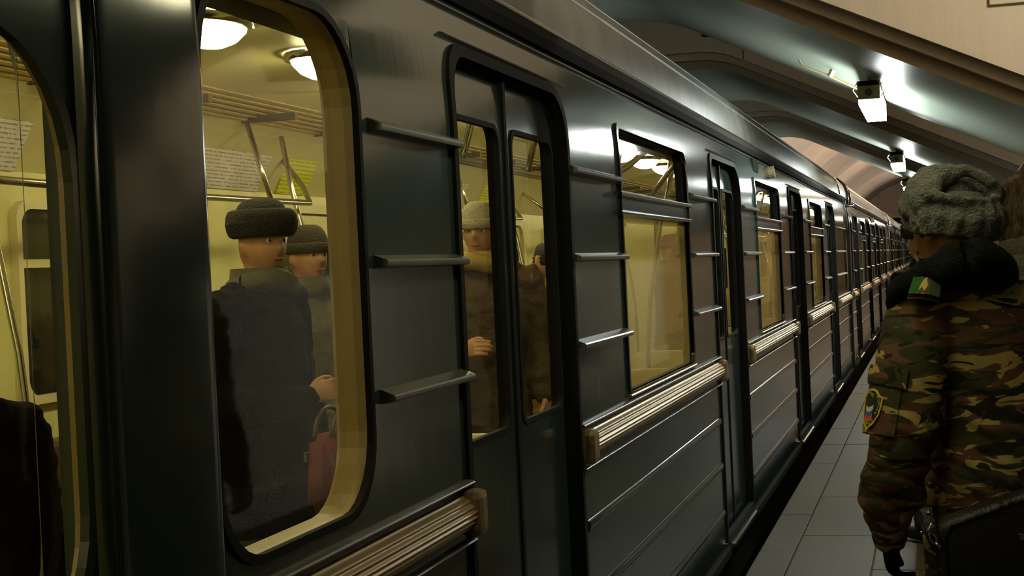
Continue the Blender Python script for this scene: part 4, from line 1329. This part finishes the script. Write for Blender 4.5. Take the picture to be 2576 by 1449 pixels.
def wrap(u0, u1, v0, v1, r0, r1, name, mt, parent, skew=0.0, n=10):
    mb = MB(); top, bot = [], []
    for i in range(n + 1):
        for j in range(n + 1):
            u = u0 + (u1 - u0) * i / n; v = v0 + (v1 - v0) * j / n + skew * (i / n)
            b = 0.003 * math.sin(PI * i / n) * math.sin(PI * j / n)
            top.append(sleeve_pt(u, v, r1 + b)); bot.append(sleeve_pt(u, v, r0))
    nn = len(top); mb.v = top + bot; S = n + 1
    for i in range(n):
        for j in range(n):
            a = i * S + j; mb.f.append((a, a + S, a + S + 1, a + 1)); mb.mi.append(0)
    per = [i * S for i in range(n)] + [n * S + j for j in range(n)] + [i * S + n for i in range(n, 0, -1)] + [j for j in range(n, 0, -1)]
    for q_ in range(len(per)):
        a, b = per[q_], per[(q_ + 1) % len(per)]; mb.f.append((a, b, nn + b, nn + a)); mb.mi.append(0)
    me = mb.mesh(name, mt); smooth_by_angle(me, R(40)); return link(name, me, parent)


RS = 0.097
pk = wrap(12, 120, 0.055, 0.20, 0.06, RS, 'sleeve_pocket', CAMO, off)
wrap(6, 124, 0.035, 0.082, 0.06, RS + 0.006, 'pocket_flap', CAMO, pk, skew=-0.008)
YEL = mat('yellow_embroidery', (0.62, 0.48, 0.015), 0.8, var=0.1, scale=60, bump=0.4, bscale=200)
PBLK = mat('patch_black', (0.008, 0.008, 0.008), 0.85, var=0.1)
FW, FBL, FR = mat('flag_white', (0.55, 0.50, 0.38), 0.8, var=0.05), mat('flag_blue', (0.03, 0.10, 0.28), 0.8, var=0.05), mat('flag_red', (0.55, 0.05, 0.012), 0.8, var=0.05)
# patch outline in its own plane: s across (right positive, metres), t down
UC, VC0 = 58.0, 0.140
PK = 0.84


def patch_pt(s, t, lift): return sleeve_pt(UC - math.degrees(s * PK / RS), VC0 + t * PK, RS + 0.004 + lift)


shield = [(0.0, -0.060), (0.018, -0.056), (0.034, -0.040), (0.046, -0.036), (0.045, -0.010), (0.040, 0.018), (0.026, 0.042), (0.0, 0.064)]
shield = shield + [(-x, y) for x, y in reversed(shield[1:-1])]


def ring_patch(sc0, sc1, lift0, lift1, mt, name, parent):
    mb = MB(); n = len(shield); pts = []
    dn = []
    for i in range(n):
        a, b = shield[i], shield[(i + 1) % n]
        for q_ in range(3): dn.append((a[0] + (b[0] - a[0]) * q_ / 3, a[1] + (b[1] - a[1]) * q_ / 3))
    rings = [[patch_pt(x * sc1, y * sc1, lift0) for x, y in dn], [patch_pt(x * sc1, y * sc1, lift1) for x, y in dn], [patch_pt(x * sc0, y * sc0, lift1) for x, y in dn], [patch_pt(x * sc0, y * sc0, lift0) for x, y in dn]]
    mb.loft(rings, True, False); return mb.build(name, mt, parent, fix=False)


mb = MB(); n = len(shield)
rr = []
for sc_ in (1.0, 0.75, 0.5, 0.25, 0.02):
    dn = []
    for i in range(n):
        a, b = shield[i], shield[(i + 1) % n]
        for q_ in range(3): dn.append(((a[0] + (b[0] - a[0]) * q_ / 3) * sc_, (a[1] + (b[1] - a[1]) * q_ / 3) * sc_))
    rr.append([patch_pt(x, y, 0.001) for x, y in dn])
mb.loft(rr, True, False)
patch = mb.build('sleeve_patch', PBLK, off, smooth=True, fix=False)
ring_patch(0.90, 1.0, 0.0, 0.0035, YEL, 'patch_border', patch)
for k_, (mt_, t0) in enumerate(((FW, -0.010), (FBL, 0.004), (FR, 0.018))):
    mb = MB(); rows = []
    for j in range(7):
        s_ = -0.020 + 0.036 * j / 6; wv = 0.005 * math.sin(j / 6 * PI * 1.3) + 0.003 * j / 6
        rows.append([patch_pt(s_, t0 + wv, 0.003), patch_pt(s_, t0 + wv + 0.014, 0.003)])
    mb.loft(rows, False, False); mb.build('flag_stripe', mt_, patch, fix=False)


def text_mesh(body_, size):
    cu = bpy.data.curves.new('t', 'FONT'); cu.body = body_; cu.size = size; cu.align_x = 'CENTER'; cu.resolution_u = 2
    ob = bpy.data.objects.new('t', cu); TMPS.collection.objects.link(ob)
    me = eval_mesh(ob); bpy.data.objects.remove(ob); bpy.data.curves.remove(cu); return me


def letters(word, size, place, name):
    mb = MB()
    for i, ch in enumerate(word):
        me = text_mesh(ch, size); s0, t0, ang = place(i, len(word)); n0 = len(mb.v)
        for v in me.vertices:
            x = v.co.x * math.cos(ang) - v.co.y * math.sin(ang); y = v.co.x * math.sin(ang) + v.co.y * math.cos(ang)
            mb.v.append(patch_pt(s0 + x, t0 - y, 0.0035))
        for p_ in me.polygons: mb.f.append(tuple(n0 + q_ for q_ in p_.vertices)); mb.mi.append(0)
        bpy.data.meshes.remove(me)
    mb.build(name, YEL, patch, fix=False)


letters('ВОЙСКА', 0.012, lambda i, n: (0.020 + 0.012 * math.sin(PI * (i + 0.5) / n), -0.036 + 0.058 * i / n, R(-82 + 8 * i / n)), 'patch_lettering')
letters('МВД', 0.021, lambda i, n: (-0.015 + 0.015 * i, 0.046, 0), 'patch_lettering')
letters('ВНУТРЕННИЕ', 0.012, lambda i, n: (-0.030 + 0.042 * i / n, -0.030 - 0.014 * math.sin(PI * (i + 0.3) / n), R(50 - 80 * i / n)), 'patch_lettering')

# ---- grey fur hat: thick band, two folded flaps meeting at the tie, cloth crown in the opening
hcn = hc + Vector((0.018, -0.012, 0.05))
hatT = Matrix.Translation(hcn) @ Matrix.Rotation(R(30), 4, 'Z') @ Matrix.Rotation(R(5), 4, 'X') @ Matrix.Rotation(R(6), 4, 'Y')


def hp(a, rr_, z, ex=0.0): return hatT @ Vector((math.cos(R(a)) * (0.086 + rr_), math.sin(R(a)) * (0.104 + rr_), z))


def furry(co, n):
    f = noise.noise(co * 38) + 0.6 * noise.noise(co * 90)
    return co + n * (0.0045 * f)


parts_ = []
for i in range(18):
    parts_.append(limb([hp(20 * i, 0.006, -0.056), hp(20 * i, 0.014, -0.03), hp(20 * i, 0.010, 0.0)], [(0.028, 0.022), (0.030, 0.026), (0.027, 0.020)], 10, (math.sin(R(20 * i)), math.cos(R(20 * i)), 0)))
# upper rim of the turned-up back, the folded flaps rising to the tie, and the front flap
A_ = lambda px, py, dd: REL(PX(px, py, dd))
parts_ += [limb([A_(2330, 488, -0.085), A_(2390, 497, -0.118), A_(2450, 506, -0.120), A_(2498, 504, -0.085), A_(2517, 498, -0.02)], [0.016, 0.012, 0.012, 0.013, 0.014], 12),
           limb([A_(2302, 530, 0.0), A_(2316, 488, -0.02), A_(2346, 456, -0.03), A_(2398, 436, -0.04), A_(2430, 427, -0.045)], [0.034, 0.042, 0.042, 0.022, 0.014], 14),
           limb([A_(2322, 508, -0.05), A_(2336, 484, -0.065), A_(2350, 470, -0.065)], [0.034, 0.032, 0.024], 14),
           limb([A_(2432, 427, -0.04), A_(2468, 443, -0.055), A_(2498, 468, -0.055), A_(2516, 492, -0.03)], [0.014, 0.015, 0.017, 0.018], 12),
           limb([A_(2310, 470, 0.10), A_(2380, 440, 0.09), A_(2450, 448, 0.08), A_(2505, 490, 0.06)], [0.034, 0.030, 0.028, 0.028], 14),
           limb([A_(2288, 548, 0.07), A_(2284, 520, 0.06), A_(2300, 490, 0.05)], [0.022, 0.026, 0.028], 12)]
furm = setmat(bake(parts_, 0.006, 4, furry), FUR)
hat = link('fur_hat', furm, off)
# cloth crown of the hat, seen in the opening at the back, and the tie
mb = MB(); k = 28; rings = []
for i in range(8):
    a = i / 7 * PI / 2; f = max(0.02, math.cos(a) ** 0.5)
    rings.append([hatT @ Vector((0.082 * f * math.cos(2 * PI * j / k), 0.100 * f * math.sin(2 * PI * j / k), -0.02 + 0.066 * math.sin(a))) for j in range(k)])
mb.loft(rings, True, True); mb.build('hat_crown', HATCLOTH, hat, smooth=True)

# ---- black shoulder bag at the officer's hip, with strap hardware
bc = PX(2500, 1400, -0.22)
bag = empty('shoulder_bag', (bc.x, bc.y, bc.z - 0.16)); tag(bag, 'black leather shoulder bag with silver clasp on the hip of the camouflaged person', 'bag')
BR = lambda px, py, dd=-0.22: PX(px, py, dd) - Vector((bc.x, bc.y, bc.z - 0.16))
tl, tr = BR(2365, 1322), BR(2640, 1225)
ux = (tr - tl).normalized(); dn_ = Vector((0.02, 0, -1)).normalized()
dp = Vector((0, 1, 0))


def bagbox(u0, u1, d0, d1, y0, y1, b, name, mt, par):
    bm = bmesh.new(); bmesh.ops.create_cube(bm, size=1)
    for v in bm.verts:
        u = u0 + (u1 - u0) * (v.co.x + 0.5); d = d0 + (d1 - d0) * (0.5 - v.co.z); yy = y0 + (y1 - y0) * (v.co.y + 0.5)
        v.co = tl + ux * u + dn_ * d + dp * yy
    bmesh.ops.bevel(bm, geom=list(bm.edges), offset=b, segments=4, affect='EDGES', profile=0.5)
    m_ = MB(); m_.add_bm(bm); bm.free()
    me = m_.mesh(name, mt); smooth_by_angle(me, R(50)); return link(name, me, par)


bb = bagbox(0, 0.36, 0, 0.27, 0.0, 0.11, 0.025, 'bag_body', LEATHER, bag)
fl = bagbox(-0.004, 0.364, -0.008, 0.20, -0.012, 0.09, 0.022, 'flap', LEATHER, bag)
mb = MB(); mb.tube([tl + ux * 0.012 + dn_ * 0.19 - dp * 0.014, tl + ux * 0.012 + dn_ * 0.03 - dp * 0.014, tl + ux * 0.03 + dn_ * 0.01 - dp * 0.013, tl + ux * 0.34 + dn_ * 0.01 - dp * 0.013], 0.003, 6); mb.build('flap_piping', BLACKC, fl, smooth=True)
for (px, py) in ((2516, 1256), (2537, 1246)):
    c0 = BR(px, py, -0.235); mb = MB(); mb.bbox(c0.x - 0.006, c0.x + 0.006, c0.y - 0.004, c0.y + 0.004, c0.z - 0.010, c0.z + 0.010, 0.002); mb.build('buckle', CHROME, bag)
for (px, py) in ((2573, 1350),):
    c0 = BR(px, py, -0.24); mb = MB(); mb.bbox(c0.x - 0.008, c0.x + 0.008, c0.y - 0.004, c0.y + 0.004, c0.z - 0.008, c0.z + 0.008, 0.002); mb.build('buckle', CHROME, bag)
mb = MB(); mb.tube([BR(2444, 1272, -0.24), BR(2462, 1262, -0.24)], 0.003, 6); mb.build('zip_pull', CHROME, bag)
# clasp: swivel ring, hook and rivets at the left corner
mb = MB()
c0 = BR(2346, 1354, -0.25); pts = []
for j in range(17):
    t = 2 * PI * j / 16
    e = right * (0.0065 * math.cos(t)) + upv * (0.014 * math.sin(t)); e = Matrix.Rotation(R(-28), 3, fwd) @ e
    pts.append(c0 + Vector(e))
mb.tube(pts, 0.0028, 8, caps=False)
mb.tube([BR(2337, 1341, -0.25), BR(2334, 1334, -0.25), BR(2340, 1326, -0.25), BR(2344, 1316, -0.25)], [0.004, 0.0045, 0.003, 0.004], 8)
mb.tube([BR(2355, 1366, -0.25), BR(2361, 1373, -0.25), BR(2366, 1382, -0.25)], [0.003, 0.005, 0.002], 8)
mb.build('strap_clasp', CHROME, bag, smooth=True)
for (px, py) in ((2319, 1339), (2336, 1290)):
    c0 = BR(px, py, -0.22); mb = MB(); b_ = bmesh.new(); bmesh.ops.create_uvsphere(b_, u_segments=10, v_segments=6, radius=0.004)
    for v in b_.verts: v.co += c0
    mb.add_bm(b_); b_.free(); mb.build('rivet', CHROME, bag, smooth=True)
mb = MB()
sp = [BR(2364, 1385, -0.23), BR(2345, 1340, -0.235), BR(2330, 1280, -0.21), BR(2345, 1180, -0.20), BR(2400, 1000, -0.17), BR(2470, 830, -0.13), BR(2540, 720, -0.02)]
for i in range(len(sp) - 1):
    pass
mb = limb(sp[:3], [(0.016, 0.003)] * 3, 8, (1, 0, 0)); mb.build('strap', LEATHER, bag, smooth=True)

# ---- woman with loose brown hair at the right edge
wq = P(2628, 560, 4.5)
wm = person((wq.x, wq.y, 0.0), R(20), 'person with loose wavy brown hair and beige knit scarf at the right picture edge', 1.745, OLIVEC, hat='long', hair=HAIRB, group=None, coat_len=0.7, collar=False, vox=0.012)
hz = 1.612 * 1.745 / 1.72
lock = []
random.seed(11)
strands = []
for i in range(46):
    a = R(150 + 240 * i / 45) if i < 46 else 0
    ca, sa = math.cos(a), math.sin(a)
    r1 = random.uniform(0.092, 0.108)
    pts = []
    for t in (0.0, 0.25, 0.5, 0.75, 1.0):
        z = hz + 0.122 - 0.245 * t - 0.025 * random.random()
        rr_ = r1 * (0.30 + 0.75 * min(1, t * 2.6) ** 0.6) + 0.014 * math.sin(t * 10 + i * 2.3)
        pts.append(Vector((rr_ * ca + 0.010 * math.sin(t * 7 + i), 0.012 + 1.08 * rr_ * sa, z)))
    strands.append(limb(pts, [0.014, 0.016, 0.015, 0.012, 0.005], 7))
hm_ = setmat(bake(strands, 0.0045, 1), HAIRB); link('long_hair', hm_, wm)
mb = MB()
for (z, r, t) in ((hz - 0.185, 0.125, 0.038), (hz - 0.128, 0.108, 0.034), (hz - 0.245, 0.155, 0.036)):
    pts = [Vector((r * math.cos(2 * PI * j / 20), 0.01 + 0.92 * r * math.sin(2 * PI * j / 20), z + 0.008 * math.sin(4 * PI * j / 20))) for j in range(21)]
    mb.tube(pts, t, 10, caps=False)
mb.build('knit_scarf', KNIT, wm, smooth=True)

# ---- dark figure farther along the platform, mostly hidden by the officer
dq = P(2338, 610, 8.0)
person((dq.x, dq.y, 0.0), R(40), 'person in black coat and cap farther along the platform, half hidden by the fur hat', 1.66, BLACKC, hat='fur', hatm=mat('black_fur', (0.008, 0.008, 0.008), 0.95, var=0.3, scale=30, bump=0.8, bscale=120), head_turn=R(25), armL='bend')

# ---- dark red bag held in front of the fur-hatted passenger
rc = Vector(FURMAN.location) + Matrix.Rotation(R(-100), 3, 'Z') @ Vector((0.03, 0.315, 0.0))
rb = empty('handbag', (rc.x, rc.y, 0.745), R(-12)); tag(rb, 'dark red bag hanging from the hand of the passenger in black fur hat', 'bag')
bm = bmesh.new(); bmesh.ops.create_cube(bm, size=1)
for v in bm.verts:
    tp = 0.85 if v.co.z > 0 else 1.0
    v.co = Vector((v.co.x * 0.12 * tp, v.co.y * 0.30 * tp, 0.13 + v.co.z * 0.26))
bmesh.ops.bevel(bm, geom=list(bm.edges), offset=0.03, segments=3, affect='EDGES')
mb = MB(); mb.add_bm(bm); bm.free(); mb.build('bag_body', REDC, rb, smooth=True)
mb = MB(); mb.box(-0.062, -0.05, -0.12, 0.12, 0.17, 0.20); mb.box(0.05, 0.062, -0.12, 0.12, 0.17, 0.20); mb.build('trim_band', SEATV, rb)
for sx in (-0.035, 0.035):
    mb = MB(); mb.tube([(sx, 0.09 * math.cos(PI * j / 8), 0.25 + 0.09 * math.sin(PI * j / 8)) for j in range(9)], 0.008, 8); mb.build('handle', SEATV, rb, smooth=True)

bpy.data.scenes.remove(TMPS)
